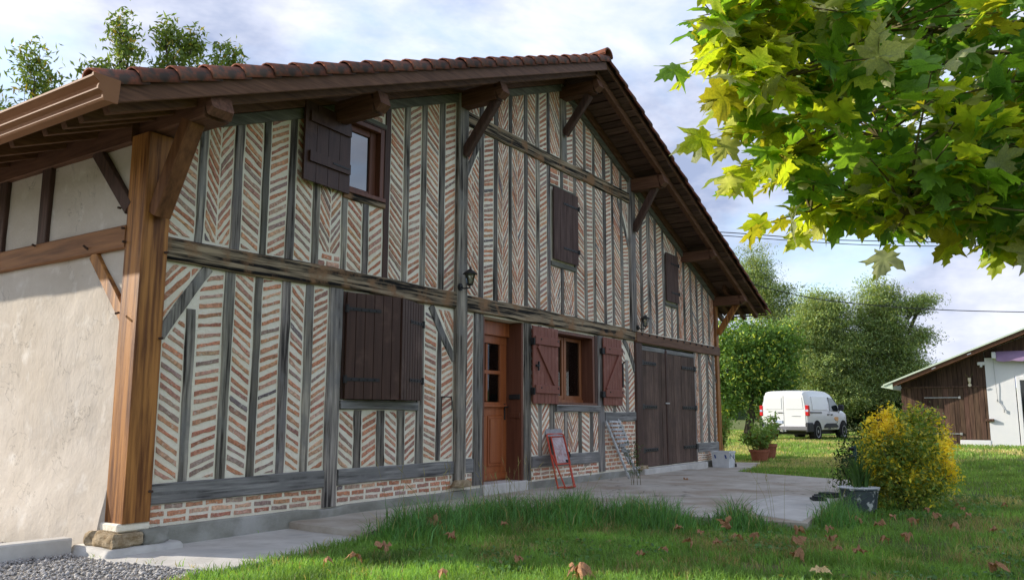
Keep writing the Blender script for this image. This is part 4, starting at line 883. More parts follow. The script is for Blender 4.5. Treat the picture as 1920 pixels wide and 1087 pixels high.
d = Vector((fx-hx, fy-hy, 0)); W_ = d.length; d.normalize(); n = Vector((d.y, -d.x, 0)); n = -n if n.y > 0 else n
def brd(mb, u0, u1, t0, t1, za, zb):
    P = [Vector((hx, hy, 0))+d*u+n*t for u, t in ((u0, t0), (u1, t0), (u1, t1), (u0, t1))]; mb.hexa([(p.x, p.y, za) for p in P]+[(p.x, p.y, zb) for p in P])
brd(b, .003, W_-.003, 0, .008, 3.43, 4.25); lf = b.build('shutter', M['shut_dark'], house, label='open dark brown shutter with two battens beside the bedroom window')
for i in range(4):
    b = MB(); brd(b, W_*i/4+.003, W_*(i+1)/4-.003, .008, .028, 3.425, 4.255); b.build('board', M['shut_dark'], lf)
for z in (3.68, 4.10):
    b = MB(); brd(b, .02, W_-.06, .028, .055, z-.055, z+.055); b.build('batten', M['shut_dark'], lf)
b = MB(); brd(b, .04, .30, .055, .06, 3.67, 3.69); b.build('strap_hinge', M['iron'], lf)
# garage doors: board leaves with straps
gd = []
for x0, x1, nbd, hz in ((13.555, 14.60, 6, 'l'), (14.66, 16.08, 8, 'r')):
    b = MB(); b.box(x0, x1, .01, .03, .19, 2.33); lf = b.build('garage_door', M['garage'], house, label='left garage door leaf of brown boards' if hz == 'l' else 'right garage door leaf of brown boards'); wd = (x1-x0)/nbd
    for i in range(nbd):
        b = MB(); v_ = rnd.uniform(.75, 1.25); b.cur = (v_, v_, v_); yy0 = -.018+rnd.uniform(-.004, .003); e = rnd.uniform(0, .012); b.box(x0+i*wd+.002, x0+(i+1)*wd-.002, yy0, .012, .185+e, 2.24, ch=.004); b.build('board', M['garage'], lf)
    b = MB(); b.box(x0+.004, x1-.004, -.022, .012, 2.245, 2.325, ch=.005); b.build('top_batten', M['oak_h'], lf)
    for z in (.48, 1.24, 2.02):
        b = MB(); e = x0 if hz == 'l' else x1; q = e+(.62 if hz == 'l' else -.68)
        b.box(min(e, q), max(e, q), -.033, -.018, z-.03, z+.03, ch=.003); b.box(e-.05, e+.05, -.045, -.02, z-.05, z+.05, ch=.008)
        for i in range(6): xx = e+(q-e)*(.14+.155*i); b.tube([(xx, -.03, z), (xx, -.043, z)], .012, 6)
        b.build('strap_hinge', M['garage'] if i < 0 else M['iron'], lf)
b = MB(); b.box(14.595, 14.665, -.04, .01, .19, 2.30, ch=.01); b.build('meeting_strip', M['brown_v'], house)
b = MB(); b.box(14.52, 14.70, -.055, -.04, 1.30, 1.325, ch=.003); b.build('door_latch', M['steel'], house)
for i in range(12):
    x = 13.5+i*.325; b = MB(); b.tube([(x, -.055, 2.52), (x, -.085, 2.52)], .018, 6); b.build('beam_peg', M['iron'], house)
b = MB(); b.tube([(7.88, -.01, 1.30), (7.88, -.07, 1.30), (7.99, -.075, 1.30), (8.0, -.08, 1.24), (8.0, -.08, 1.14)], .009, 6); b.tube([(7.885, -.01, 1.30), (7.885, -.01, 1.0)], .006, 6); b.build('wall_hook', M['iron'], house)
b = MB(); b.tube([(4.60, -.005, 4.05), (4.60, -.03, 4.05)], .02, 8); b.build('wall_peg', M['iron'], house)

# ------------------------------------------------------------------ lanterns
def lantern(x, y, z, s, label):
    t = thing('wall_lantern', label, 'lantern', (x, y, z), 'black lanterns on the gable wall'); t.scale = (s, s, s); s = 1
    b = MB(); b.lathe((x, y+.0, z), [(.0, -.0), (.0, 0)], 8) if False else None
    b.tube([(x, y, z), (x, y-.02, z)], .065*s, 14); b.tube([(x, y-.02, z), (x, y-.035, z)], .045*s, 12); b.build('wall_plate', M['iron'], t)
    b = MB(); cx, cy = x+.02, y-.20; b.tube([(x, y-.02, z), (x, y-.08, z-.03), (cx, cy, z-.03), (cx, cy, z+.01)], .012, 8); b.build('arm', M['iron'], t)
    b = MB(); zb = z+.01
    b.lathe((cx, cy, zb), [(.02, 0), (.055, .012), (.06, .025), (.05, .03)], 12); b.build('base', M['iron'], t)
    b = MB(); b.lathe((cx, cy, zb), [(.052, .03), (.085, .20)], 6); b.build('glass', M['glass'], t)
    b = MB()
    for j in range(6): a = math.pi*j/3; b.tube([(cx+.052*math.cos(a), cy+.052*math.sin(a), zb+.03), (cx+.086*math.cos(a), cy+.086*math.sin(a), zb+.20)], .004, 5)
    b.build('cage', M['iron'], t)
    b = MB(); b.lathe((cx, cy, zb), [(.125, .195), (.125, .205), (.085, .235), (.05, .26), (.03, .275), (.015, .285), (.012, .30), (.018, .31), (.004, .325)], 16); b.build('cap', M['iron'], t)
    b = MB(); b.lathe((cx, cy, zb), [(.014, .03), (.018, .07), (.02, .11), (.004, .14)], 8); b.build('lamp', M['cream'], t)
lantern(8.15, -.065, 2.67, .74, 'black lantern on the tall post left of the front door')
lantern(13.34, -.058, 2.62, .72, 'black lantern above the left end of the garage lintel')

# ------------------------------------------------------------------ red folding chair, white ladder
t = thing('folding_chair', 'folded red metal chair with grey backrest leaning against the wall', 'chair', (10.05, -.42, .08))
def lp(u, v, o=0):   # u across 0..1, v up 0..1 along the lean
    return Vector((9.90+.35*v+.46*u, -.44+.39*v-o, .10+.70*v))
b = MB(); b.tube([lp(0, .0), lp(0, 1.0), lp(.06, 1.02), lp(.94, 1.02), lp(1, 1.0), lp(1, 0)], .0125, 8); b.build('outer_frame', M['redpaint'], t)
b = MB(); b.tube([lp(.0, .62, .02), lp(.26, .015, .045), lp(.78, .015, .045), lp(.93, .62, .02)], .0115, 8); b.tube([lp(0, .02), lp(.25, .02, .03)], .011, 8); b.tube([lp(.25, .0, .03), lp(1, .0, .01)], .0125, 8); b.build('inner_frame', M['redpaint'], t)
b = MB(); b.tube([lp(.10, .44, .035), lp(.10, .97, .035), lp(.90, .97, .035), lp(.90, .44, .035), lp(.10, .44, .035)], .0125, 8); b.build('seat_frame', M['redpaint'], t)
b = MB(); P = [lp(.13, .46, .028), lp(.87, .46, .028), lp(.87, .95, .028), lp(.13, .95, .028)]; b.hexa(P+[p+Vector((0, .014, .007)) for p in P]); b.build('seat', M['seatcloth'], t)
b = MB(); rings = []
for k in range(9):
    v = .98+.2*k/8; ins = .0 if k < 5 else .03*(k-4)**1.5*.4
    rings.append([lp(.0+ins, v), lp(.5, v, .012), lp(1-ins, v), lp(1-ins, v, -.014), lp(.5, v, -.004), lp(0+ins, v, -.014)])
b.loft(rings); b.build('backrest', M['greyboard'], t)
b = MB(); b.box(10.40, 10.43, -.30, -.25, .40, .46); b.tube([lp(.93, .52, .03), lp(.93, .60, .06), lp(.90, .66, .06)], .012, 6); b.build('latch', M['iron'], t)

t = thing('step_ladder', 'broken white slatted wooden ladder leaning left of the garage door', 'ladder', (12.35, -.25, .08))
def wb2(name, p, q, a, c, up=(0, 1, 0), v_=1.0):
    b = MB(); b.cur = (v_, v_, v_); b.bar(p, q, a, c, up=up, ch=.003); b.build(name, M['whitewood'], t)
wb2('stile', (12.06, -.06, 1.0), (12.27, -.36, .09), .04, .03); wb2('stile', (12.50, -.06, 1.02), (12.66, -.14, .70), .035, .03)
wb2('stile', (12.64, -.07, .60), (12.74, -.30, .10), .05, .03, v_=.8); wb2('stile', (12.56, -.08, .60), (12.60, -.2, .3), .03, .025, v_=.7)
for i in range(6):
    z = .985-i*.062; x = 12.13+.018*i; wb2('tread', (x, -.085-i*.018, z), (x+.42, -.085-i*.018, z-.004), .038, .02, v_=rnd.uniform(.9, 1.1))
wb2('brace_board', (12.32, -.17, .60), (12.70, -.15, .62), .05, .02, v_=.65); wb2('brace_board', (12.34, -.20, .52), (12.68, -.18, .50), .05, .02, v_=.55); wb2('tread', (12.52, -.31, .235), (12.76, -.31, .235), .035, .03)

# ------------------------------------------------------------------ white bucket box, pots, tub
t = thing('plastic_crate', 'white plastic tub with blue marks standing by the far corner of the house', 'tub', (16.75, -.32, .045))
b = MB(); b.loft([[(16.75+sx*w_, -.32+sy*d_, z) for sx, sy in ((-1, -1), (1, -1), (1, 1), (-1, 1))] for w_, d_, z in ((.17, .17, .047), (.185, .185, .34), (.195, .195, .342), (.195, .195, .37), (.175, .175, .37), (.165, .165, .06))]); b.build('tub_body', M['bucket'], t)
b = MB()
for u, z in ((-.12, .27), (.10, .27)): b.poly([(16.75-.1888, -.32+u-.02, z-.04), (16.75-.1888, -.32+u+.01, z-.04), (16.75-.1895, -.32+u+.03, z+.03), (16.75-.1895, -.32+u, z+.03)]); b.poly([(16.75+u-.03, -.5105, z-.04), (16.75+u, -.5105, z-.04), (16.75+u+.02, -.5115, z+.03), (16.75+u-.01, -.5115, z+.03)])
b.build('mark', M['blueprint'], t)
b = MB(); b.tube([(16.57, -.52, .33), (16.75, -.56, .2), (16.90, -.53, .12), (16.93, -.4, .1)], .005, 5); b.tube([(16.93, -.515, .05), (16.93, -.515, .11)], .02, 8); b.build('handle', M['iron'], t)

def leafset(centres, sizes, n_each, spread, tint, tvar=.2, aspect=.5, droop=0.0, seed=1, tint2=None, p2=0.0, tfun=None, upbias=.5):
    """numpy cloud of folded leaves (4 verts, 2 tris as one bent quad) -> V,F,C"""
    r = np.random.RandomState(seed); C_ = np.repeat(np.asarray(centres, float), n_each, 0); n = len(C_)
    sp = np.asarray(spread, float)[None] if np.ndim(spread) else spread
    pos = C_+r.normal(size=(n, 3))*sp
    d = r.normal(size=(n, 3)); d[:, 2] -= droop; d /= np.linalg.norm(d, axis=1)[:, None]
    nr = r.normal(size=(n, 3)); nr[:, 2] += upbias*2; nr -= d*(nr*d).sum(1)[:, None]; nr /= np.linalg.norm(nr, axis=1)[:, None]+1e-9
    s = np.cross(d, nr); sz = sizes*r.uniform(.6, 1.3, n)[:, None]
    a = pos-d*sz*.5; c = pos+d*sz*.5; l = pos+s*sz*aspect*.5+nr*sz*.10; rr = pos-s*sz*aspect*.5+nr*sz*.10
    V = np.stack([a, l, c, rr], 1).reshape(-1, 3); F = np.arange(n*4).reshape(-1, 4)
    t_ = np.array(tint)[None]*np.ones((n, 3))
    cl = np.repeat(r.uniform(1-tvar, 1+tvar, len(centres)), n_each)[:, None]
    if tint2 is not None:
        mk = r.uniform(size=n) < p2; t_[mk] = np.array(tint2)
    if tfun is not None: t_ = tfun(pos, t_, r)
    t_ = t_*cl*r.uniform(1-tvar, 1+tvar, n)[:, None]
    return V, F, np.repeat(t_, 4, 0)
def cloud(name, sets, material, parent, **kw):
    V = []; F = []; C_ = []; o = 0
    for v, f, c in sets: V.append(v); F.append(f+o); C_.append(c); o += len(v)
    return npmesh(name, np.vstack(V), np.vstack(F), np.vstack(C_), material, parent, **kw)

def pot(cx, cy, z, r, h, label, tall, n, seed, material='terracotta', leafs=.10, tint=(.20, .32, .08), spread=.1, group=None):
    t = thing('potted_plant', label, 'potted plant', (cx, cy, z), group); k = r
    b = MB(); b.lathe((cx, cy, z), [(k*.72, 0), (k*.74, .02), (k*.92, h*.78), (k*1.0, h*.80), (k*1.02, h), (k*.94, h), (k*.9, h*.8)], 28); b.build('pot', M[material], t, smooth=False)
    b = MB(); b.lathe((cx, cy, z), [(k*.9, h*.8), (.001, h*.82)], 28); b.build('soil', M['soil'], t)
    if material == 'terracotta': b = MB(); b.lathe((cx, cy, z-.0), [(k*.8, -.01), (k*.95, .035), (k*.9, .035), (k*.75, .0)], 28); b.build('saucer', M['terracotta'], t)
    r_ = random.Random(seed); st = MB(); cs = []
    for i in range(n):
        a = r_.uniform(0, 6.28); q = r_.uniform(.2, 1)**.7; hh = tall*r_.uniform(.55, 1.0); e = Vector((cx+math.cos(a)*q*spread*2.2, cy+math.sin(a)*q*spread*2.2, z+h*.8+hh)); s0 = Vector((cx+math.cos(a)*r*.4*q, cy+math.sin(a)*r*.4*q, z+h*.8)); mid = s0.lerp(e, .5)+Vector((0, 0, hh*.08))
        st.tube([s0, mid, e], [.007, .005, .002], 5)
        for u in (.35, .5, .65, .8, .9, 1.0): p = s0.lerp(mid, u*2) if u < .5 else mid.lerp(e, u*2-1); cs.append(tuple(p))
    st.build('stems', M['twig'], t); cloud('foliage', [leafset(cs, leafs, 7, .05, tint, seed=seed, aspect=.34, droop=.3, tint2=(.25, .15, .03), p2=.06)], M['leaf'], t, kind='stuff'); return t
pot(19.75, -.13, .02, .235, .28, 'terracotta pot with leafy shrub, nearest of the two on the lawn', .58, 20, 4, spread=.20, leafs=.12)
pot(20.9, .02, .04, .235, .36, 'terracotta pot behind the nearer one, taller sprig against the van', .80, 12, 5, spread=.20, leafs=.12)
pot(18.1, .22, .05, .13, .17, 'small dark pot with a tomato like bushy plant behind the house corner', .95, 12, 6, material='darkmat', spread=.12, leafs=.09)
t = thing('flower_pot_stack', 'small white and red bucket just behind the white tub at the corner', 'bucket', (17.6, .12, .05)); b = MB(); b.lathe((17.6, .05, .05), [(.12, 0), (.14, .25), (.145, .25), (.13, .24), (.11, .02)], 20); b.build('bucket_body', M['bucket'], t); b = MB(); b.lathe((17.6, .05, .05), [(.1425, .245), (.150, .262), (.145, .275), (.13, .26)], 20); b.build('red_rim', M['redpaint'], t)

t = thing('planter_tub', 'chipped blue grey tub planted with sword leaves beside the yellow bush', 'planter', (10.11, -4.25, 0))
b = MB(); b.lathe((10.11, -4.25, 0), [(.15, .0), (.17, .03), (.205, .25), (.222, .262), (.222, .285), (.200, .285), (.19, .24)], 36); b.build('tub_body', M['tub'], t)
b = MB(); b.lathe((10.11, -4.25, 0), [(.219, .272), (.226, .288), (.204, .291)], 36); b.build('rim', M['whitepaint'], t)
b = MB(); b.lathe((10.11, -4.25, 0), [(.19, .24), (.001, .25)], 20); b.build('soil', M['soil'], t)
sw = MB(); r_ = random.Random(9)
for i in range(85):
    a = r_.uniform(0, 6.28); q = r_.uniform(0, .13); h = r_.uniform(.22, .50); b0 = Vector((10.11+q*math.cos(a), -4.25+q*math.sin(a), .24)); ln = Vector((math.cos(a), math.sin(a), 0))*r_.uniform(.05, .22)+Vector((r_.uniform(-.05, .02), r_.uniform(-.02, .05), 0)); sd_ = Vector((-math.sin(a+r_.uniform(-1, 1)), math.cos(a), 0)).normalized()*r_.uniform(.007, .012); k = r_.uniform(.7, 1.3); sw.cur = (.07*k, .15*k, .035*k)
    P = [b0+ln*(u*u)+Vector((0, 0, h*(u-.12*u*u*u))) for u in (0, .35, .7, 1)]
    L_ = [p-sd_*w_ for p, w_ in zip(P, (.8, 1, .75, .05))]; Q = [p+sd_*w_ for p, w_ in zip(P, (.8, 1, .75, .05))]
    for j in range(3): sw.poly([L_[j], Q[j], Q[j+1], L_[j+1]])
sw.build('sword_leaves', M['leaf'], t, kind='stuff')
for x, y, w_, l_, rz, lb in [(10.45, -3.72, .08, .13, .4, 'dark rubber mat lying nearest the planter on the patio edge'), (11.0, -3.72, .12, .14, 1.1, 'second dark mat piece lying on the patio further from the camera')]:
    b = MB(); c, s = math.cos(rz), math.sin(rz)
    for zz0, k in ((.085, 1), (.11, .7)):
        P = [(x+c*u-s*v, y+s*u+c*v) for u, v in ((-l_*k, -w_*k), (l_*k, -w_*k), (l_*k, w_*k), (-l_*k, w_*k))]; b.hexa([(p[0], p[1], zz0) for p in P]+[(p[0], p[1], zz0+.024) for p in P])
    props(b.build('rubber_mat', M['darkmat']), lb, 'mat')
t = thing('garden_post', 'short green painted post with black knobs standing left of the yellow bush', 'post', (11.0, -4.05, 0)); b = MB(); b.box(10.975, 11.025, -4.07, -4.03, 0, .72, ch=.006); b.build('shaft', M['greenpost'], t)
b = MB()
for z in (.58, .68): b.tube([(10.98, -4.04, z), (10.94, -4.0, z)], .02, 8)
b.build('knob', M['iron'], t)

# ------------------------------------------------------------------ bushes
def bush(name, c, rad, nclump, label, tint, seed, size=.035, each=26, tfun=None, spread=.045, cat='bush', shape=None, tvar=.25, stems=10, aspect=.45):
    t = thing(name, label, cat, (c[0], c[1], c[2])); r = random.Random(seed); cs = []
    while len(cs) < nclump:
        v = Vector((r.gauss(0, 1), r.gauss(0, 1), r.gauss(0, 1))).normalized()*(r.random()**.38)
        k = 1+.22*noise.noise(v*2.1+Vector((seed, 0, 0)))+(.0 if not shape else shape(v))
        p = Vector((c[0]+v.x*rad[0]*k, c[1]+v.y*rad[1]*k, c[2]+rad[2]*(.95+v.z*k)))
        if p.z > c[2]+.04: cs.append(tuple(p))
    b = MB()
    for i in range(stems):
        q = Vector(cs[r.randrange(len(cs))]); b.tube([(c[0]+r.uniform(-.1, .1), c[1]+r.uniform(-.1, .1), c[2]-.02), Vector(c).lerp(q, .5)+Vector((0, 0, .08)), q], [.014, .009, .003], 5)
    b.build('stems', M['bark'], t)
    cloud('foliage', [leafset(cs, size, each, spread, tint, tvar=tvar, seed=seed, tfun=tfun, aspect=aspect)], M['leaf'], t, kind='stuff'); return t
def yel(pos, t_, r):
    P = pos; f = np.sin(P[:, 0]*9+P[:, 2]*5)*np.sin(P[:, 1]*8-P[:, 2]*4+1)+np.sin(P[:, 2]*11+P[:, 1]*3)*.5
    # golden patches: an upper left one, a right one, some low ones
    def blob(c, s): return np.exp(-(((P-np.array(c))/np.array(s))**2).sum(1))
    g = .05+blob((10.3, -4.42, 1.06), (.40, .17, .20))*1.8+blob((10.5, -5.14, .66), (.5, .09, .30))*1.2+blob((10.2, -4.28, .45), (.3, .10, .10))*1.2+blob((10.25, -4.65, 1.0), (.3, .10, .14))*.8+.04+f*.10+blob((10.2, -4.8, .5), (.3, .2, .15))*.4
    mk = r.uniform(size=len(P)) < g; t_ = t_.copy(); t_[mk] = np.array([.90, .72, .06]); m2 = (~mk) & (r.uniform(size=len(P)) < .45); t_[m2] = np.array([.46, .48, .09]); return t_
bush('golden_bush', (10.60, -4.69, 0), (.47, .52, .60), 640, 'rounded bush with golden yellow and green variegated leaves right of the planter', (.20, .32, .07), 3, size=.052, each=26, tfun=yel, spread=.042)
bush('small_bush', (11.75, -3.95, 0), (.30, .30, .46), 120, 'dark green small leaved bush behind the green post, left of the golden bush', (.045, .085, .022), 13, size=.05, each=22, spread=.06)

# ------------------------------------------------------------------ van
VH = R(97.0); vo = Vector((31.3, 2.50, 0.20))   # rear centre
van = thing('delivery_van', 'white panel van parked on the lawn, rear doors towards us', 'van', tuple(vo)); van.rotation_euler = (0, 0, math.pi/2-VH)
class LB(MB):
    local = True
def vb(mb, name, m_, parent, smooth=False, label=None):
    """van parts in local coordinates"""
    me = bpy.data.meshes.new(name); me.from_pydata([tuple(p) for p in mb.v], [], mb.f); at = me.attributes.new('tint', 'FLOAT_COLOR', 'POINT'); c = np.ones((len(mb.v), 4)); at.data.foreach_set('color', c.ravel())
    if smooth: me.polygons.foreach_set('use_smooth', [True]*len(me.polygons))
    me.materials.append(M[m_]); o = bpy.data.objects.new(name, me); COL.objects.link(o); o.parent = parent; return props(o, label)
st = [(0.0, .86, .50, 1.66, .80), (.03, .885, .40, 1.74, .84), (.10, .90, .36, 1.80, .86), (.5, .915, .33, 1.84, .87), (1.2, .92, .33, 1.86, .88), (2.2, .92, .33, 1.84, .87), (2.75, .92, .33, 1.74, .85), (3.10, .92, .33, 1.52, .87), (3.42, .915, .33, 1.24, .90), (3.70, .90, .33, 1.12, .95), (4.05, .86, .33, 1.05, .95), (4.28, .78, .34, .92, .95), (4.38, .66, .42, .76, .95)]
rings = []
for x, w_, zb, zt, tp in st:
    h = zt-zb; wt = w_*(1-(1-tp)*1.0) if zt > 1.3 else w_*.93; P = []
    belt = min(1.0, zt-.12)
    for y, z in ((.0, zb), (.75*w_, zb), (w_*.97, zb+.06), (w_, min(belt, .62)), (w_*.995, belt*.98), (w_-(w_-wt)*.45, belt+(zt-belt)*.45), (wt*.985, zt-.14 if zt > 1.3 else zt-.06), (wt*.93, zt-.045), (wt*.80, zt-.012), (0, zt)): P.append((x, -y, z))
    rings.append(P+[(p[0], -p[1], p[2]) for p in P[-2:0:-1]])
b = MB(); b.loft(rings); vbody = vb(b, 'body', 'van', van, True)
try:
    vbody.data.polygons.foreach_set('use_smooth', [True]*len(vbody.data.polygons)); vbody.data.set_sharp_from_angle(angle=R(32))
except Exception: pass
# rear face x=0 details (y>0 is the van's left)
def rquad(name, pts, m_, parent=vbody, t_=.012):
    b = MB(); n = len(pts); b.loft([[(-.001-t_, y, z) for y, z in pts], [(.02, y, z) for y, z in pts]]); return vb(b, name, m_, parent)
for x0, x1 in ((.009, .80), (-.80, -.009)):
    s_ = 1; rquad('rear_door', [(x0, .52), (x1, .52), (x1*.995 if x1 > 0 else x1, 1.2), (x1-(.06 if x1 > .1 else 0), 1.64), (x0+(.06 if x0 < -.1 else 0), 1.64), (x0, 1.2)], 'van', t_=.018)
    rquad('door_press', [(x0+.07, 1.14), (x1-.07, 1.14), (x1-.11 if x1 > .1 else x1-.07, 1.56), (x0+.11 if x0 < -.1 else x0+.07, 1.56)], 'van', t_=.030)
rquad('door_gap', [(-.03, .52), (.03, .52), (.03, 1.62), (-.03, 1.62)], 'seam', t_=.008)
for s in (-1, 1):
    yo = sorted((s*.81, s*.93)); b = MB(); b.box(-.03, .12, yo[0], yo[1], .90, 1.28, ch=.015); lt = vb(b, 'tail_light', 'redlens', van); b = MB(); b.box(-.036, .05, min(s*.82, s*.925), max(s*.82, s*.925), 1.04, 1.13, ch=.01); vb(b, 'reversing_lens', 'plate', lt)
b = MB(); b.box(-.10, .14, -.90, .90, .36, .52, ch=.03); bm = vb(b, 'rear_bumper', 'vangrey', van)
for s in (-1, 1):
    b = MB(); b.box(-.09, .40, min(s*.80, s*.945), max(s*.80, s*.945), .30, .66, ch=.04); vb(b, 'bumper_corner', 'vanblack', bm)
b = MB(); b.tube([(-.05, .0, .36), (-.2, 0, .34), (-.2, 0, .42)], .03, 8); b.box(-.18, -.05, -.12, .10, .33, .40); vb(b, 'tow_bar', 'steel', van)
b = MB(); b.box(-.045, -.015, .06, .34, .62, .73); vb(b, 'number_plate', 'plate', van)
b = MB(); b.box(-.05, -.015, .04, .24, 1.0, 1.03, ch=.008); vb(b, 'door_handle', 'vanblack', van)
b = MB(); b.box(-.034, -.015, -.62, -.30, .885, .90); vb(b, 'badge', 'rim', van); b = MB(); b.box(-.034, -.015, .42, .66, .885, .90); vb(b, 'badge', 'rim', van)
b = MB(); b.box(.02, .05, .03, .3, 1.685, 1.70); vb(b, 'brake_light', 'vanblack', van)
# right side (y<0) details; left mirrored where useful
def yside(z, w_=.92, tp=.87, zt=1.85): return w_-(w_*(1-tp))*max(0, (z-1.0)/(zt-1.0))
def sidepoly(name, pts, m_, s=-1, off=.006, parent=van):
    b = MB(); out_ = [(x, s*(yside(z)+off), z) for x, z in pts]; inn = [(x, s*(yside(z)-.03), z) for x, z in pts]
    b.loft([out_, inn]); return vb(b, name, m_, parent)
for s in (-1, 1):
    sidepoly('side_window', [(2.15, 1.10), (2.20, 1.60), (2.62, 1.56), (3.05, 1.30), (3.28, 1.12), (3.20, 1.06)], 'vanglass', s, .012)
    sidepoly('side_press', [(.45, 1.12), (.50, 1.60), (1.85, 1.62), (1.95, 1.55), (1.95, 1.12)], 'van', s, .018)
    sidepoly('slide_rail', [(.22, 1.00), (.22, 1.04), (1.30, 1.04), (1.30, 1.00)], 'vanblack', s, .012)
    sidepoly('door_guard', [(1.50, .46), (1.55, .56), (1.75, .62), (2.7, .62), (2.95, .50), (2.9, .46)], 'vanblack', s, .016)
    sidepoly('door_grip', [(1.85, .93), (1.85, .97), (2.05, .97), (2.05, .93)], 'vanblack', s, .02); sidepoly('door_grip', [(2.20, .93), (2.20, .97), (2.40, .97), (2.40, .93)], 'vanblack', s, .02)
    for x in (1.98, 2.12, 3.12): sidepoly('door_seam', [(x, .40), (x, 1.08), (x+.02, 1.08), (x+.02, .40)], 'seam', s, .003)
    if s < 0: sidepoly('orange_sign', [(2.55, .80), (2.60, .86), (2.95, .86), (3.0, .80), (2.9, .70), (2.7, .72)], 'orange', s, .013)
    for wx in (.78, 3.50):
        b = MB(); b.loft([[(wx+.40*math.cos(a), s*yy0, .34+.40*math.sin(a)) for a in [math.pi*2*k/24 for k in range(24)]] for yy0 in (.935, .80)]); wa = vb(b, 'wheel_arch', 'rubber', van)
        b = MB(); prof = [(.20, .70), (.33, .71), (.335, .80), (.33, .93), (.28, .955), (.21, .95)]; b.loft([[(wx+r0*math.cos(2*math.pi*k/28), s*yy0, .32+r0*math.sin(2*math.pi*k/28)) for k in range(28)] for r0, yy0 in prof]); wh = vb(b, 'wheel', 'rubber', van, True)
        b = MB(); prof = [(.215, .90), (.215, .958), (.19, .955), (.15, .925), (.07, .93), (.06, .955), (.001, .957)]; b.loft([[(wx+r0*math.cos(2*math.pi*k/20), s*yy0, .32+r0*math.sin(2*math.pi*k/20)) for k in range(20)] for r0, yy0 in prof]); vb(b, 'rim', 'rim', wh)
    b = MB(); b.box(2.98, 3.14, min(s*.93, s*1.12), max(s*.93, s*1.12), 1.10, 1.34, ch=.03); vb(b, 'mirror', 'vanblack', van)
b = MB(); b.loft([[(2.80, y, 1.74) for y in (-.70, .70)]+[(2.82, .70, 1.72), (2.82, -.70, 1.72)], [(3.38, y, 1.30) for y in (-.78, .78)]+[(3.40, .78, 1.28), (3.40, -.78, 1.28)]]); vb(b, 'windscreen', 'vanglass', van)
b = MB(); b.box(.3, 4.0, -.7, .7, .22, .36); vb(b, 'underbody', 'vanblack', van)

# ------------------------------------------------------------------ barn
BX = 29.3; barn = thing('barn', 'low barn of brown boards with a white walled right half and pale roof edge', 'barn', (BX, -4, .08))
def rz_(y): return 2.063+(-1.394-y)*.4027            # roof line along Y, eave at y=-1.43
b = MB(); b.box(BX+.03, BX+.2, -4.24, -1.85, .1, 1.9); b.poly([(BX+.03, -1.85, 1.9), (BX+.03, -4.24, 1.9), (BX+.03, -4.24, rz_(-4.24)-.15), (BX+.03, -1.85, rz_(-1.85)-.15)]); b.box(BX+.2, BX+7, -1.95, -1.85, .1, 1.95); b.box(BX+6.9, BX+7, -12, -1.95, .1, 1.95)
bk = b.build('board_wall', M['barn'], barn)
y = -1.83; i = 0
while y > -4.22:
    w_ = rnd.uniform(.13, .17); y2 = max(y-w_, -4.24); v_ = rnd.uniform(.65, 1.35); zb = .38 if y < -3.42 else .10
    b = MB(); b.cur = (v_, v_*rnd.uniform(.92, 1.05), v_*.97); yy0 = rnd.uniform(0, .012); b.box(BX-.02-yy0, BX+.03, y2+.004, y-.004, zb, 1.97, ch=.004); b.build('board', M['barn'], bk)
    b = MB(); v_ *= rnd.uniform(.6, .85); b.cur = (v_, v_, v_); P = [(BX-.012-yy0, y2+.005), (BX+.025, y2+.005), (BX+.025, y-.005), (BX-.012-yy0, y-.005)]
    b.loft([[(p[0], p[1], 2.02) for p in P], [(p[0], p[1], rz_(p[1])-.12) for p in P]]); b.build('board', M['barn'], bk); y = y2
b = MB(); b.box(BX-.05, BX, -4.24, -1.9, 1.965, 2.025, ch=.006); b.build('board_rail', M['barn'], bk)
b = MB(); b.box(BX-.04, BX+.25, -5.0, -4.245, .07, 2.86); b.box(BX-.04, BX+.25, -12, -5.0, 2.28, 2.86); b.box(BX-.04, BX+.25, -12, -6.1, .07, 2.28); b.build('white_wall', M['whitepaint'], barn)
b = MB(); b.box(BX-.055, BX+.02, -4.245, -3.42, .06, .365, ch=.01); b.build('white_base', M['whitepaint'], barn)
b = MB(); b.poly([(BX+.1, -4.24, 2.86), (BX+.1, -12, 2.86), (BX+.1, -12, rz_(-12)-.2), (BX+.1, -4.24, rz_(-4.24)-.15)]); b.build('upper_wall', M['barn'], barn)
b = MB(); b.box(BX-.06, BX+.1, -5.13, -5.03, .08, 2.28, ch=.008); b.box(BX-.06, BX+.1, -6.1, -5.13, 2.16, 2.28, ch=.008); b.build('door_frame', M['whitepaint'], barn)
b = MB(); b.box(BX+.12, BX+.14, -6.1, -5.13, .08, 2.16); b.build('doorway', M['vanglass'], barn)
def rslab(x0, x1, y0, y1, o0, o1, m_, name):
    b = MB(); b.hexa([(x0, y0, rz_(y0)+o0), (x1, y0, rz_(y0)+o0), (x1, y1, rz_(y1)+o0), (x0, y1, rz_(y1)+o0), (x0, y0, rz_(y0)+o1), (x1, y0, rz_(y0)+o1), (x1, y1, rz_(y1)+o1), (x0, y1, rz_(y1)+o1)]); return b.build(name, M[m_], barn)
rslab(28.70, BX+7.3, -12, -1.40, -.03, .02, 'barnroof', 'roof'); rslab(28.75, 28.81, -12, -1.62, -.16, -.035, 'brown_x', 'verge_rafter'); rslab(BX-.12, BX-.04, -12, -1.75, -.16, -.035, 'brown_x', 'wall_rafter')
b = MB(); b.hexa([(28.73, -1.68, 1.93), (BX+7, -1.68, 1.93), (BX+7, -1.34, 1.93), (28.73, -1.34, 2.0), (28.73, -1.68, 2.12), (BX+7, -1.68, 2.12), (BX+7, -1.34, 2.035), (28.73, -1.34, 2.035)]); b.build('eave_board', M['barnroof'], barn)
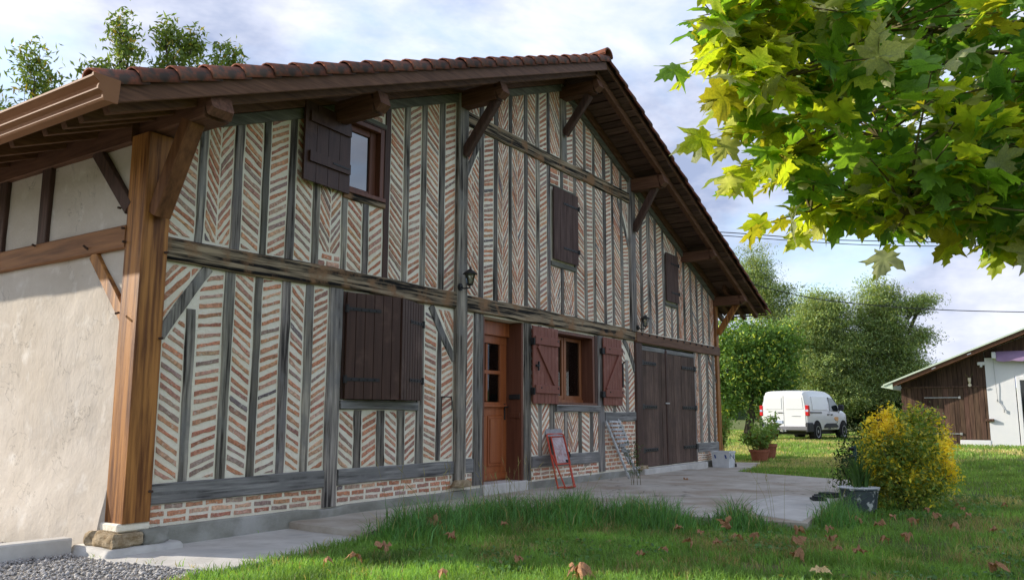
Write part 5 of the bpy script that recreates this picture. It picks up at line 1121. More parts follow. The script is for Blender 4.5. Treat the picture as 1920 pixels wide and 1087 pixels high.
for y, z in ((-2.9, 0), (-3.9, 0)): b = MB(); b.bar((28.69, y-.05, rz_(y)-.09), (28.69, y+.06, rz_(y)-.13), .02, .03); b.build('metal_clip', M['steel'], barn)
for y0, y1, z in ((-2.50, -3.49, 1.665), (-2.5, -3.47, .55)):
    b = MB(); b.box(BX-.05, BX-.02, y1, y0, z-.015, z+.015, ch=.003); b.box(BX-.06, BX-.02, y1-.03, y1+.03, z-.04, z+.04, ch=.005); b.build('strap_hinge', M['steel'], barn)
b = MB(); b.box(BX-.14, BX-.03, -4.38, -4.16, .93, 1.01, ch=.01); b.build('wooden_block', M['barn'], barn)
t = thing('awning', 'lilac awning with scalloped hem fixed above the white barn wall', 'awning', (BX, -6, 2.8))
V = []; F = []
n = 60
for i in range(n):
    y = -4.58-i*(3.2/(n-1)); sc_ = abs(math.sin((y+4.58)*math.pi/.42))
    V += [(BX-.10, y, 3.04), (BX-.26, y, 2.86), (BX-.28, y, 2.80), (BX-.28, y, 2.745-.03*sc_)]
for i in range(n-1):
    for k in range(3): q = i*4+k; F.append((q, q+1, q+5, q+4))
npmesh('cloth', np.array(V), np.array(F), np.ones((len(V), 3)), M['awning'], t)
b = MB(); b.box(BX-.30, BX-.04, -4.57, -4.46, 2.82, 3.02, ch=.015); b.build('bracket', M['whitepaint'], t)
t = thing('wall_floodlight', 'small white floodlight on the barn boards beside the white wall', 'floodlight', (BX-.05, -4.15, 2.68)); b = MB(); b.box(BX-.12, BX-.03, -4.25, -4.05, 2.64, 2.74, ch=.01); b.build('housing', M['whitepaint'], t); b = MB(); b.tube([(BX-.1, -4.15, 2.64), (BX-.12, -4.15, 2.58)], .035, 8); b.build('sensor', M['bucket'], t)
t = thing('wall_ornament', 'small pale antlered skull ornament with a round boss on the barn boards', 'ornament', (BX-.04, -3.80, 2.15)); b = MB()
b.tube([(BX-.06, -3.80, 2.25), (BX-.09, -3.80, 2.15), (BX-.06, -3.80, 2.08)], [.05, .04, .02], 8); b.build('skull', M['cream'], t)
b = MB()
for s in (-1, 1): b.tube([(BX-.06, -3.80, 2.25), (BX-.08, -3.80+s*.06, 2.32), (BX-.06, -3.80+s*.11, 2.40)], .012, 6)
b.build('antlers', M['twig'], t)
b = MB(); b.tube([(BX-.045, -3.80, 2.04), (BX-.08, -3.80, 2.04)], .05, 12); b.build('boss', M['cream'], t)
b = MB(); b.tube([(BX-.08, -4.48, 2.8), (BX-.08, -4.50, 1.95), (BX-.06, -4.52, 1.55), (BX-.06, -4.62, 1.40), (BX-.06, -4.66, 1.28)], .008, 5); b.tube([(BX-.08, -4.50, 1.60), (BX-.08, -4.50, 1.52)], .02, 6); b.tube([(BX-.08, -4.66, 1.30), (BX-.08, -4.66, 1.20)], .02, 6)
props(b.build('crank_rod', M['steel']), 'thin awning crank rod hanging down the white barn wall', 'crank rod')

# ------------------------------------------------------------------ kerb, gravel
b = MB(); b.bar((3.63, .31, .04), (2.35, .43, .04), .15, .18, ch=.012); props(b.build('kerb_stone', M['cement']), 'pale concrete kerb on the gravel left of the corner post', 'kerb')
r = np.random.RandomState(3); n = 26000; pts = []
X_ = r.uniform(1.6, 3.85, n*2); Y_ = r.uniform(-1.65, 2.6, n*2)
ok = np.array([inpoly(x, y, GRAVEL) and not (inpoly(x, y, STRIP)) and not (x < 3.66 and abs(y-(.30+(3.63-x)*.094)) < .075) for x, y in zip(X_, Y_)]); X_, Y_ = X_[ok][:n], Y_[ok][:n]; n = len(X_)
base = np.array([(1, 0, 0), (0, 1, 0), (-1, 0, 0), (0, -1, 0), (0, 0, 1), (0, 0, -1.0)]); bf = np.array([(0, 1, 4), (1, 2, 4), (2, 3, 4), (3, 0, 4), (1, 0, 5), (2, 1, 5), (3, 2, 5), (0, 3, 5)])
s = r.gamma(4, .0021, (n, 1, 1)).clip(.003, .02)*r.uniform(.6, 1.3, (n, 1, 3)); V = base[None]*(1+r.uniform(-.25, .25, (n, 6, 1)))*s
a = r.uniform(0, 6.28, n); ca, sa = np.cos(a)[:, None], np.sin(a)[:, None]; x, y, z = V[..., 0], V[..., 1], V[..., 2]*.7+V[..., 0]*.3*r.uniform(-1, 1, (n, 1))
V = np.stack([x*ca-y*sa+X_[:, None], x*sa+y*ca+Y_[:, None], z+.006+s[:, :, 0]*.5], -1).reshape(-1, 3); F = (bf[None]+6*np.arange(n)[:, None, None]).reshape(-1, 3)
g_ = r.uniform(.22, .55, (n, 1)); C_ = np.repeat(np.hstack([g_, g_*.95, g_*.89]), 6, 0); npmesh('gravel', V, F, C_, M['pebble'], None, kind='stuff', label='loose grey gravel beside the house corner')

# ------------------------------------------------------------------ overhead cables
def cable(pts, rad, label):
    P = [Vector(p) for p in pts]; Q = []
    for i in range(len(P)-1):
        p0, p1, p2, p3 = P[max(i-1, 0)], P[i], P[i+1], P[min(i+2, len(P)-1)]
        for k in range(8): t = k/8; Q.append(.5*((2*p1)+(p2-p0)*t+(2*p0-5*p1+4*p2-p3)*t*t+(3*p1-p0-3*p2+p3)*t**3))
    Q.append(P[-1]); b = MB(); b.tube(Q, rad, 6); props(b.build('overhead_cable', M['cable']), label, 'cable')
cable([(19.5, 6.4, 6.75), (21.92, 3.13, 6.39), (22.87, 1.72, 6.36), (24.18, -.20, 6.20), (25.23, -1.74, 6.12), (27.39, -4.96, 6.10), (30.2, -9.23, 6.30), (35, -17, 7)], .013, 'upper of the two close parallel black cables below the plane leaves')
cable([(19.6, 6.6, 6.72), (21.8, 3.4, 6.42), (23.16, 1.82, 6.33), (25.55, -1.68, 6.06), (27.73, -4.94, 6.05), (30.5, -9.3, 6.22), (35.2, -17, 6.9)], .011, 'lower of the two close parallel black cables below the plane leaves')
cable([(26.5, 7.2, 7.2), (28.21, 4.63, 6.35), (29.36, 3.07, 5.868), (30.27, 1.81, 5.487), (31.17, .55, 5.22), (33.03, -2.17, 4.94), (35.09, -5.22, 4.83), (38.1, -9.73, 4.78), (45, -20, 5.5)], .016, 'single black cable sagging in front of the feathery trees towards the barn')

# twigs of the plane tree (world metres), tip first; then inner twig ends
MAIN=[[[2.93,-5.07,2.47],[3.28,-5.25,2.57],[3.89,-5.51,2.87],[4.93,-6.01,3.66]],[[2.92,-5.27,2.62],[3.35,-5.39,2.75],[4.09,-5.71,3.17]],[[3.12,-5.14,2.36],[3.48,-5.34,2.52],[4.12,-5.69,2.91],[5.32,-6.25,3.71]],[[3.32,-5.05,2.29],[3.56,-5.24,2.36],[3.94,-5.49,2.52],[4.58,-5.87,3.05]],[[3.3,-5.14,2.1],[3.52,-5.32,2.17],[4.0,-5.56,2.42],[4.78,-5.97,2.98]],[[3.62,-5.08,2.1],[3.96,-5.27,2.27],[4.39,-5.61,2.47],[5.09,-6.08,3.01]],[[3.51,-5.22,1.89],[3.74,-5.41,1.98],[4.13,-5.72,2.27],[4.96,-6.2,2.84]],[[3.91,-5.29,1.93],[4.12,-5.47,2.09],[4.55,-5.83,2.41],[5.27,-6.32,2.92]],[[3.62,-5.73,1.77],[3.77,-5.79,1.92],[4.08,-5.99,2.21],[4.84,-6.33,2.63]],[[4.21,-5.9,1.86],[4.36,-5.99,2.07],[4.67,-6.17,2.38],[5.24,-6.43,2.8]],[[4.8,-6.06,1.9],[4.93,-6.14,2.12],[5.22,-6.3,2.45]],[[4.18,-6.2,1.81],[4.44,-6.29,2.04],[4.95,-6.45,2.47]]]
FILL=[[5.85,-5.72,2.63],[4.77,-6.03,2.04],[3.96,-6.39,2.15],[4.57,-5.6,3.1],[3.8,-6.19,2.73],[5.52,-5.82,3.64],[5.01,-6.33,3.01],[5.16,-5.96,3.3],[4.73,-6.42,2.02],[3.23,-5.34,2.75],[4.12,-5.92,3.17],[4.95,-5.56,3.14],[4.46,-6.32,3.18],[3.7,-5.92,2.96],[6.18,-6.54,3.59],[5.07,-6.45,2.91],[5.55,-6.16,3.58],[3.74,-6.33,2.81],[3.71,-5.85,2.6],[6.4,-6.64,3.71],[4.76,-5.68,2.89],[3.67,-6.25,2.32],[5.84,-6.47,3.76],[3.95,-6.4,2.17],[3.8,-5.66,2.9],[4.97,-6.21,1.98],[4.51,-6.07,2.61],[4.61,-6.43,2.36],[5.67,-6.32,3.14],[4.4,-6.0,2.33],[5.41,-6.0,3.27],[5.08,-5.99,3.12],[3.88,-5.91,3.04],[5.08,-5.93,2.85],[5.47,-6.18,3.12],[5.87,-6.24,3.25],[4.11,-6.43,2.35],[5.51,-6.18,2.15],[5.56,-5.96,2.54],[4.95,-5.73,2.52],[3.57,-6.17,2.1],[3.88,-5.99,2.98],[2.95,-5.24,2.67],[3.36,-5.35,2.94],[5.7,-5.73,2.87],[4.33,-5.24,2.83],[3.26,-5.67,2.79],[5.68,-5.6,3.36],[5.25,-6.21,2.92],[4.18,-5.48,3.12],[3.32,-5.98,2.37],[5.57,-5.8,3.64],[3.71,-5.56,2.52],[6.21,-6.55,3.25],[4.56,-5.84,3.0],[3.51,-5.79,2.57],[5.37,-5.8,3.01],[4.2,-6.29,3.07],[4.41,-6.37,2.11],[4.13,-5.3,2.46],[5.35,-5.73,2.5],[3.57,-5.45,2.36],[5.15,-5.62,2.94],[4.41,-5.87,3.27],[3.69,-6.33,1.83],[5.38,-6.13,2.97],[4.36,-5.91,2.59],[3.82,-5.53,2.01],[5.34,-6.28,3.53],[5.21,-5.41,3.33],[3.41,-5.22,2.43],[4.48,-5.33,3.28],[5.48,-6.12,2.6],[3.93,-6.09,2.96],[5.78,-6.01,3.68],[3.22,-5.73,2.61],[2.94,-5.32,2.36],[3.69,-5.86,2.06],[4.26,-5.57,2.88],[5.55,-6.46,3.04],[4.89,-5.56,2.15],[4.16,-5.24,2.57],[4.13,-5.76,3.04],[5.13,-6.09,3.3],[3.28,-5.81,2.43],[5.87,-6.05,3.87],[5.9,-5.92,3.59],[5.09,-5.87,2.29],[4.24,-5.43,3.02],[4.64,-5.32,2.97],[5.66,-5.79,2.46],[5.15,-5.58,2.73],[3.52,-5.65,2.84],[4.45,-5.59,2.27],[4.89,-6.32,2.47],[3.15,-5.25,2.73],[3.08,-5.35,2.55],[3.08,-5.57,2.52],[5.5,-6.43,3.04],[3.7,-6.03,2.36],[5.26,-5.93,3.21],[3.15,-5.35,2.65],[3.65,-5.56,2.65],[4.12,-6.07,2.17],[4.6,-5.91,2.0],[5.75,-6.59,3.73],[5.2,-5.38,3.78],[3.42,-5.84,2.45],[3.73,-6.34,2.28],[3.05,-5.52,2.73],[3.1,-5.5,2.35],[3.56,-5.24,2.44],[3.27,-5.17,2.6],[4.22,-6.37,2.29],[4.81,-5.56,2.67],[4.71,-6.0,2.05],[4.33,-6.26,2.85],[3.72,-6.25,2.5],[3.76,-5.33,3.07],[3.04,-5.52,2.71],[3.08,-5.43,2.49],[4.37,-5.53,2.93],[5.21,-6.33,2.5],[5.47,-5.33,2.46],[5.65,-5.98,2.61],[3.43,-5.64,2.77],[3.16,-5.48,2.07],[3.62,-6.16,2.2],[4.86,-6.42,2.45],[4.23,-5.44,2.87],[5.01,-6.2,2.36],[5.89,-6.2,3.71],[5.04,-5.49,2.99],[5.29,-6.42,2.7],[3.83,-5.68,1.95],[3.56,-5.44,2.79],[4.08,-6.15,2.76],[5.47,-6.47,2.25],[4.13,-5.54,3.08],[3.33,-5.07,2.83],[4.44,-6.38,2.9],[5.59,-5.86,2.33],[4.22,-5.49,3.34],[2.99,-5.42,2.35],[4.26,-5.32,2.83],[5.42,-6.14,2.15],[4.84,-5.64,2.3],[3.61,-6.04,2.27],[6.01,-6.03,2.67],[4.24,-5.23,2.35],[5.67,-6.33,2.58],[5.59,-5.78,3.53],[4.26,-5.77,2.71],[4.73,-6.31,2.02],[5.6,-5.59,2.64],[3.75,-5.26,2.77],[5.64,-6.41,3.45],[4.02,-5.23,3.25],[4.79,-6.29,2.29],[4.04,-5.73,1.96],[3.55,-5.29,3.06],[4.81,-5.84,3.23],[3.56,-5.99,2.07],[4.08,-5.65,2.07],[4.2,-6.26,2.25],[3.73,-6.03,1.93],[3.11,-5.41,2.66],[5.17,-5.84,3.51],[6.1,-6.14,2.51],[3.94,-6.41,2.17],[3.14,-5.26,2.83],[3.44,-5.72,2.09],[3.42,-5.65,2.26],[4.58,-5.83,2.84],[5.88,-6.43,2.17],[4.67,-6.07,2.94],[4.51,-5.42,3.05],[4.42,-6.16,2.42],[4.7,-6.26,2.57],[3.2,-5.18,2.62],[6.32,-6.55,2.98],[3.93,-5.52,3.18],[3.59,-5.59,2.36],[3.88,-6.45,2.36],[4.44,-6.0,2.56],[5.9,-6.11,3.14],[3.45,-6.0,2.1],[5.68,-6.11,3.1],[5.68,-6.41,3.09],[4.69,-6.38,3.08]]
FILL += [[3.93,-5.89,2.11],[4.73,-6.17,2.4],[4.84,-6.2,2.4],[4.39,-5.98,2.33],[5.03,-6.0,2.33],[3.73,-5.68,2.14],[4.71,-5.84,2.1],[5.11,-6.07,2.37],[4.59,-5.49,2.37],[3.97,-6.08,2.07],[4.05,-5.72,2.22],[5.36,-6.1,2.5],[4.53,-6.19,2.32],[4.39,-5.88,2.35],[4.92,-6.2,2.4],[4.96,-5.43,2.35],[3.7,-5.73,2.19],[3.86,-5.96,2.19],[4.43,-5.86,2.04],[3.83,-5.85,2.01],[4.75,-5.92,2.39],[4.87,-6.25,2.4],[4.2,-5.99,2.24],[4.18,-6.26,1.91],[4.23,-6.04,1.96],[4.36,-5.98,2.32],[5.1,-5.97,2.3],[4.88,-5.42,2.43],[4.42,-5.94,2.19],[3.98,-6.26,2.0],[4.59,-6.12,2.25],[4.11,-5.67,2.16],[3.7,-5.63,2.01],[5.15,-6.09,2.52],[5.07,-6.1,2.31],[4.3,-5.66,2.1],[4.26,-5.65,2.02],[4.28,-5.77,2.04],[5.19,-5.97,2.49],[5.14,-5.57,2.6],[5.15,-5.45,2.23],[3.85,-6.01,2.18],[4.55,-5.59,2.31],[4.17,-6.25,2.12],[3.88,-5.98,2.16],[3.86,-5.96,1.98],[4.96,-5.76,2.25],[3.96,-5.82,1.96],[5.32,-5.99,2.27],[3.78,-5.94,2.15],[4.76,-5.87,2.4],[3.89,-5.59,2.01],[4.19,-5.48,2.31],[4.03,-5.96,2.12],[4.61,-5.82,2.07],[5.81,-6.47,2.44],[4.98,-6.42,2.12],[4.09,-6.26,1.87],[4.51,-6.31,2.04],[4.19,-6.34,1.92],[4.86,-6.34,2.13],[5.03,-6.32,2.27],[4.33,-6.2,1.94],[5.14,-6.39,2.11],[5.09,-6.42,2.27],[4.7,-6.29,2.04],[4.88,-6.07,2.24],[4.47,-6.13,2.16],[3.99,-6.25,1.93],[4.44,-5.18,3.14],[3.99,-4.93,2.73],[4.61,-5.22,2.86],[3.48,-5.16,2.76],[3.62,-5.4,2.81],[4.46,-4.84,3.35],[4.44,-5.28,3.09],[3.77,-5.22,2.78],[3.64,-5.33,2.82],[3.87,-5.22,2.96],[3.47,-5.5,2.79],[3.66,-5.4,2.88],[3.65,-5.41,2.65],[3.57,-5.11,2.83],[3.99,-5.35,2.22],[4.06,-5.36,2.24],[3.59,-5.48,2.1],[3.78,-5.27,2.33],[3.95,-5.27,2.35],[3.6,-5.34,2.27]]

# ------------------------------------------------------------------ background trees
def tree(name, label, base, lobes, tint, size, each, spread, seed, r0=.22, aspect=.5, tfun=None, droop=.1, group=None, tvar=.28, limb=14, up_=.5, tint2=None, p2=0, forks=None):
    t = thing(name, label, 'tree', base, group); rr = random.Random(seed); cs = []; B_ = Vector(base); allq = []
    for c, rad, n in lobes:
        k = 0; q = []
        while k < n:
            v = Vector((rr.gauss(0, 1), rr.gauss(0, 1), rr.gauss(0, 1))).normalized()*(rr.random()**.42)
            f = 1+.30*noise.noise(v*1.7+Vector((seed*3.1, c[0], 0)))+.12*noise.noise(v*5+Vector((seed, 0, c[2])))
            p = Vector((c[0]+v.x*rad[0]*f, c[1]+v.y*rad[1]*f, c[2]+v.z*rad[2]*f))
            if noise.noise(p*(1.2/max(rad)*1.8)+Vector((seed*7, 0, 0))) < -.32 and rr.random() < .85: continue
            if p.z > base[2]+.2: q.append(tuple(p)); k += 1
        cs += q; allq.append((Vector(c), q))
    top = max(c[0][2] for c in lobes); mid = sum((Vector(c[0]) for c in lobes), Vector())/len(lobes)
    b = MB(); fork = Vector((B_.x*.5+mid.x*.5, B_.y*.5+mid.y*.5, B_.z+(top-B_.z)*.45)); b.tube([B_-Vector((0, 0, .2)), B_.lerp(fork, .5)+Vector((rr.uniform(-.1, .1), rr.uniform(-.1, .1), 0)), fork], [r0, r0*.8, r0*.6], 9)
    b.build('trunk', M['bark'], t, smooth=True); b = MB()
    for c, q in allq:
        b.tube([fork, fork.lerp(c, .55)+Vector((rr.uniform(-.2, .2), rr.uniform(-.2, .2), .1)), c], [r0*.45, r0*.3, r0*.14], 6)
        for i in range(limb):
            e = Vector(q[rr.randrange(len(q))]); s0 = fork.lerp(c, rr.uniform(.45, 1)); b.tube([s0, s0.lerp(e, .5)+Vector((0, 0, .08)), e], [r0*.14, r0*.08, r0*.03], 5)
    b.build('branches', M['bark'], t, smooth=True)
    cloud('crown', [leafset(cs, size, each, spread, tint, tvar=tvar, seed=seed, tfun=tfun, aspect=aspect, droop=droop, tint2=tint2, p2=p2, upbias=up_)], M['leaf'], t, kind='stuff'); return t
# behind the roof on the left: ray positions at about 26 m
DG = (.17, .25, .06)
CT = dict(r0=.12, aspect=.32, droop=.5, group='trees behind the house', tint2=(.34, .28, .05), p2=.08, limb=9)
tree('chestnut_tree', 'leafy tree top left of the gutter, at the left edge of the photo', (12.1, 20.1, 0), [((12.15, 19.9, 11.75), (.62, .6, .95), 42), ((12.45, 19.4, 11.2), (.35, .35, .4), 12), ((11.25, 20.7, 10.2), (.8, .8, 1.1), 52), ((12.9, 19.1, 9.75), (.5, .5, .35), 14), ((11.0, 20.8, 9.0), (1.6, 1.5, 1.0), 50)], DG, .24, 15, .17, 41, **CT)
tree('chestnut_tree', 'tall leafy tree top rising above the roof, second from the left edge', (13.9, 17.6, 0), [((13.50, 17.55, 13.0), (.40, .4, .62), 24), ((13.7, 17.4, 12.2), (.45, .45, .5), 22), ((13.15, 18.0, 11.75), (.42, .42, .35), 14), ((13.5, 17.6, 11.3), (.9, .9, .5), 34)], DG, .24, 15, .15, 42, **CT)
tree('chestnut_tree', 'broad leafy tree top above the roof with three upright tufts', (14.7, 15.9, 0), [((14.2, 16.3, 12.9), (.32, .32, .60), 24), ((14.75, 15.75, 12.6), (.42, .42, .55), 28), ((14.4, 16.0, 11.9), (.7, .7, .45), 30), ((15.45, 14.8, 12.1), (.45, .45, .45), 28), ((15.1, 15.2, 11.6), (.8, .8, .4), 26)], DG, .24, 15, .14, 43, **CT)
# chestnut right of the house (about 38 m), with pale yellow flower tassels
tree('sweet_chestnut', 'dense chestnut tree hung with yellow tassels just right of the house', (37.6, 6.0, .15), [((37.5, 6.4, 3.9), (2.0, 2.0, 1.9), 420), ((38.2, 5.0, 3.3), (1.6, 1.4, 1.9), 300), ((36.9, 7.0, 2.2), (1.6, 1.5, 1.6), 220), ((38.4, 4.8, 1.9), (1.3, 1.2, 1.2), 120), ((38.3, 4.6, 4.6), (1.2, 1.1, .9), 110)], (.13, .24, .05), .19, 26, .19, 44, aspect=.42, droop=.4, tint2=(.75, .80, .12), p2=.08)
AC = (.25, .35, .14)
def acf(pos, t_, r): t_ = t_.copy(); k = r.uniform(size=len(pos)) < .28; t_[k] = np.array([.38, .44, .16]); return t_
def aca(label, base, lobes, seed, r0=.2, each=60, size=.17): return tree('acacia_tree', label, base, [(c, r_, int(k*.85)) for c, r_, k in lobes], AC, size, 92, (.40, .40, .15), seed, r0=r0, aspect=.30, droop=-.1, tfun=acf, group='feathery acacia trees beyond the lawn', limb=20, tvar=.3, up_=.9)
aca('tall pale feathery acacia whose top shows right beside the roof corner', (54.2, 10.0, .2), [((53.6, 10.5, 10.3), (1.4, 1.4, 2.1), 120), ((54.3, 9.6, 8.6), (1.9, 1.6, 1.6), 130), ((55.2, 8.9, 7.2), (2.2, 1.8, 1.5), 120), ((53.9, 10.0, 5.5), (2.5, 2.5, 1.6), 160), ((54, 9.6, 3.0), (2.6, 2.6, 2.0), 160)], 51)
aca('middle feathery acacia with rounded domed crown behind the van', (47.6, 5.2, .2), [((47.4, 4.6, 6.6), (1.5, 1.3, 1.5), 170), ((47.1, 5.6, 5.3), (1.8, 1.4, 1.2), 170), ((47.9, 4.0, 5.0), (1.5, 1.4, 1.4), 150), ((47.3, 5.2, 3.7), (2.3, 2.0, 1.1), 200), ((47.6, 4.6, 2.2), (2.2, 2.2, 1.3), 200), ((46.9, 6.2, 5.9), (.6, .6, .9), 30)], 52)
aca('right hand feathery acacia with a long side branch towards the barn', (49.2, 2.6, .2), [((48.9, 2.0, 7.2), (1.1, 1.0, 1.6), 120), ((49.2, 2.6, 5.7), (1.5, 1.4, 1.5), 150), ((49.5, 1.5, 5.0), (1.3, 1.3, 1.5), 130), ((49.9, .9, 3.4), (1.3, 1.2, 1.1), 130), ((49.4, 2.6, 3.2), (1.6, 1.5, 1.6), 200), ((50.2, .55, 7.1), (.9, .8, .45), 36), ((50.7, -.05, 7.5), (.35, .35, .2), 14), ((50.5, .3, 5.4), (.35, .35, .8), 22), ((51.0, -.1, 5.5), (.2, .2, .2), 5)], 53)
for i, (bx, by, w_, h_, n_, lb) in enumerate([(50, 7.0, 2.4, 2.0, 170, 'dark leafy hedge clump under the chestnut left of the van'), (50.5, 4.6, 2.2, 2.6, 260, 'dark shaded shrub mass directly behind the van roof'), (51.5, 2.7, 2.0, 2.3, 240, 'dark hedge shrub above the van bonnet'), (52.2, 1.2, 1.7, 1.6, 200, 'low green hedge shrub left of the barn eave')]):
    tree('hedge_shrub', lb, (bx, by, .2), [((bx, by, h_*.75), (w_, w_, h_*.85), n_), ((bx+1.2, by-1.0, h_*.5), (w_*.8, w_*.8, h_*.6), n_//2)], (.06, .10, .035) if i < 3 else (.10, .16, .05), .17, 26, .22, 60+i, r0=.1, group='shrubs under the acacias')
# far wood closing the horizon
b = MB(); rr = random.Random(2); N_ = 90; ring1, ring2, ring3 = [], [], []
for i in range(N_):
    a = 2*math.pi*i/N_; R_ = 230+20*noise.noise(Vector((i*.3, 0, 0))); h = 8+4*noise.noise(Vector((i*.55, 3, 0)))+2*noise.noise(Vector((i*2.1, 9, 0)))
    ring1.append((R_*math.cos(a), R_*math.sin(a), -1)); ring2.append((R_*math.cos(a), R_*math.sin(a), h*.7)); ring3.append(((R_+8)*math.cos(a), (R_+8)*math.sin(a), h))
b.loft([ring1, ring2, ring3], caps=False); b.build('far_wood', M['hill'], None, smooth=True, kind='stuff')

# ------------------------------------------------------------------ plane tree with big leaves near the camera
HALF = [(0, .04), (.13, -.07), (.24, -.03), (.40, -.08), (.37, .07), (.29, .17), (.45, .22), (.50, .36), (.68, .50), (.52, .50), (.44, .60), (.31, .49), (.20, .50), (.27, .66), (.18, .73), (.20, .86), (.08, .88), (0, 1.10)]
def leafmesh(seed, tint, tint2, curl=.25, crumple=.05, name='leaf', material='bigleaf'):
    r = random.Random(seed); b = MB(); out_ = [(x*r.uniform(.88, 1.12), y+r.uniform(-.03, .03)) for x, y in HALF]+[(-x*r.uniform(.88, 1.12), y+r.uniform(-.03, .03)) for x, y in HALF[-2:0:-1]]
    o = Vector((r.uniform(0, 99), 0, 0)); kx, ky = r.uniform(.1, 1)*curl, r.uniform(-.4, 1)*curl
    def Z(x, y): return -kx*x*x*2.2-ky*(y-.3)**2+crumple*noise.noise(Vector((x*3, y*3, 0))+o)*2-.10*abs(x)*0
    def P(x, y): return Vector((x, y, Z(x, y)))
    def tc_(k): return tuple(a*(1-k)+c*k for a, c in zip(tint, tint2))
    n = len(out_); b.cur = tc_(.1); c0 = b.vert(P(0, .36)); inner = []; outer = []
    for x, y in out_:
        b.cur = tc_(.25+.2*r.random()); inner.append(b.vert(P(x*.5, .36+(y-.36)*.5)))
    for x, y in out_:
        b.cur = tc_(min(1, .55+.45*r.random())); p = P(x, y); p.z += r.uniform(-.03, .03); outer.append(b.vert(p))
    for i in range(n):
        j = (i+1) % n; b.f.append((c0, inner[j], inner[i])); b.f.append((inner[i], inner[j], outer[j], outer[i]))
    b.cur = (.55, .5, .15); s_ = b.vert((-.012, .04, 0)); e_ = b.vert((.012, .04, 0)); m1 = b.vert((.006, -.28, -.06)); b.f.append((s_, e_, m1))
    me = finish(b, M[material]); me.name = name; return me
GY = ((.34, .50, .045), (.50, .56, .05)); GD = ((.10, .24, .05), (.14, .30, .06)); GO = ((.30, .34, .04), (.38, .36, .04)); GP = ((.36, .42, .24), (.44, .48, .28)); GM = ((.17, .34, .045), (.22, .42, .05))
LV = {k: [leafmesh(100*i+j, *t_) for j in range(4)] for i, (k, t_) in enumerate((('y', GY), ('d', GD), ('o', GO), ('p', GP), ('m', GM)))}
TP = Vector((6.6, -8.9, 0)); ptree = thing('plane_tree', 'plane tree with big lobed leaves whose branch hangs in from the upper right', 'tree', tuple(TP))
b = MB(); b.tube([TP-Vector((0, 0, .2)), TP+Vector((.02, .05, 1.2)), TP+Vector((-.08, .1, 2.6)), TP+Vector((-.1, .25, 4.6)), TP+Vector((.1, .3, 6.5))], [.26, .21, .18, .13, .05], 12); b.build('trunk', M['bark'], ptree, smooth=True)
rr = random.Random(21); leaves = []     # (pos, dir, normal, size, kind)
hubs = [TP+Vector((-.08, .12, z)) for z in (2.3, 2.8, 3.2, 3.8, 4.3)]
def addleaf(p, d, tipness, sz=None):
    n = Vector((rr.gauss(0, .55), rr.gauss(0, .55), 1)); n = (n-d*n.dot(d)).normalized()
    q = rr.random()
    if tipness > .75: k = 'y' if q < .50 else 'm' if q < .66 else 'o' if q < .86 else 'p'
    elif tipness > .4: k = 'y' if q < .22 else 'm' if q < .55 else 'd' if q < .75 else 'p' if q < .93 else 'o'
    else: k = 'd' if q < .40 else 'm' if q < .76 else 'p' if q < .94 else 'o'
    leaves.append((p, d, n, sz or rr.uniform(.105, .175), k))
def twig(pts, tipness0, nleaf, rad=.004, mb=None):
    """leaves along a polyline, first point is the tip"""
    P = [Vector(p) for p in pts]; Ls = [(P[i+1]-P[i]).length for i in range(len(P)-1)]; T = sum(Ls)
    mb.tube(P, [rad*.5]+[rad*(1+.8*i) for i in range(1, len(P))], 6)
    for i in range(nleaf):
        u = (i/(nleaf))**1.15*T*.85; j = 0
        while j < len(Ls)-1 and u > Ls[j]: u -= Ls[j]; j += 1
        p = P[j].lerp(P[j+1], min(1, u/Ls[j])); ax = (P[j]-P[j+1]).normalized(); sd_ = ax.cross(Vector((0, 0, 1))).normalized()*(1 if i % 2 else -1)
        d = (ax*rr.uniform(.2, .9)+sd_*rr.uniform(.3, 1)+Vector((0, 0, rr.uniform(-.55, .15)))).normalized()
        if i == 0: d = (ax+Vector((0, 0, -.25))).normalized()
        addleaf(p+d*rr.uniform(.02, .08)+Vector((0, 0, rr.uniform(-.03, .02))), d, tipness0-.5*(i/nleaf), )
bm_ = MB()
for T_ in MAIN:
    hb = min(hubs, key=lambda h: (h-Vector(T_[-1])).length); twig([Vector(T_[0]).lerp(Vector(T_[1]), .34)]+T_[1:], 1.0, 26, .0028, bm_); bm_.tube([T_[-1], Vector(T_[-1]).lerp(hb, .5)+Vector((0, 0, .12)), hb], [.012, .022, .045], 7)
bm_.build('branch', M['twig'], ptree, smooth=True)
bm_ = MB(); mid = [(Vector(T_[k])) for T_ in MAIN for k in (1, 2, 3) if k < len(T_)]+[Vector(T_[-1]).lerp(hubs[1], .5) for T_ in MAIN]
for f in FILL:
    p = Vector(f); q = min(mid, key=lambda h: (h-p).length+(.6 if h.x < p.x else 0)); ax = (p-q); ax = ax.normalized() if ax.length > .05 else Vector((-1, .2, -.1)).normalized()
    bm_.tube([q, q.lerp(p, .5)+Vector((0, 0, .03)), p], [.007, .005, .002], 5)
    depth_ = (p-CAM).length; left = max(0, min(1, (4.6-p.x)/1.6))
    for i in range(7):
        sd_ = Vector((rr.gauss(0, 1), rr.gauss(0, 1), rr.gauss(-.2, .5))).normalized(); d = (ax*.6+sd_).normalized(); addleaf(p-ax*rr.uniform(0, .16)+sd_*.04, d, left*.85)
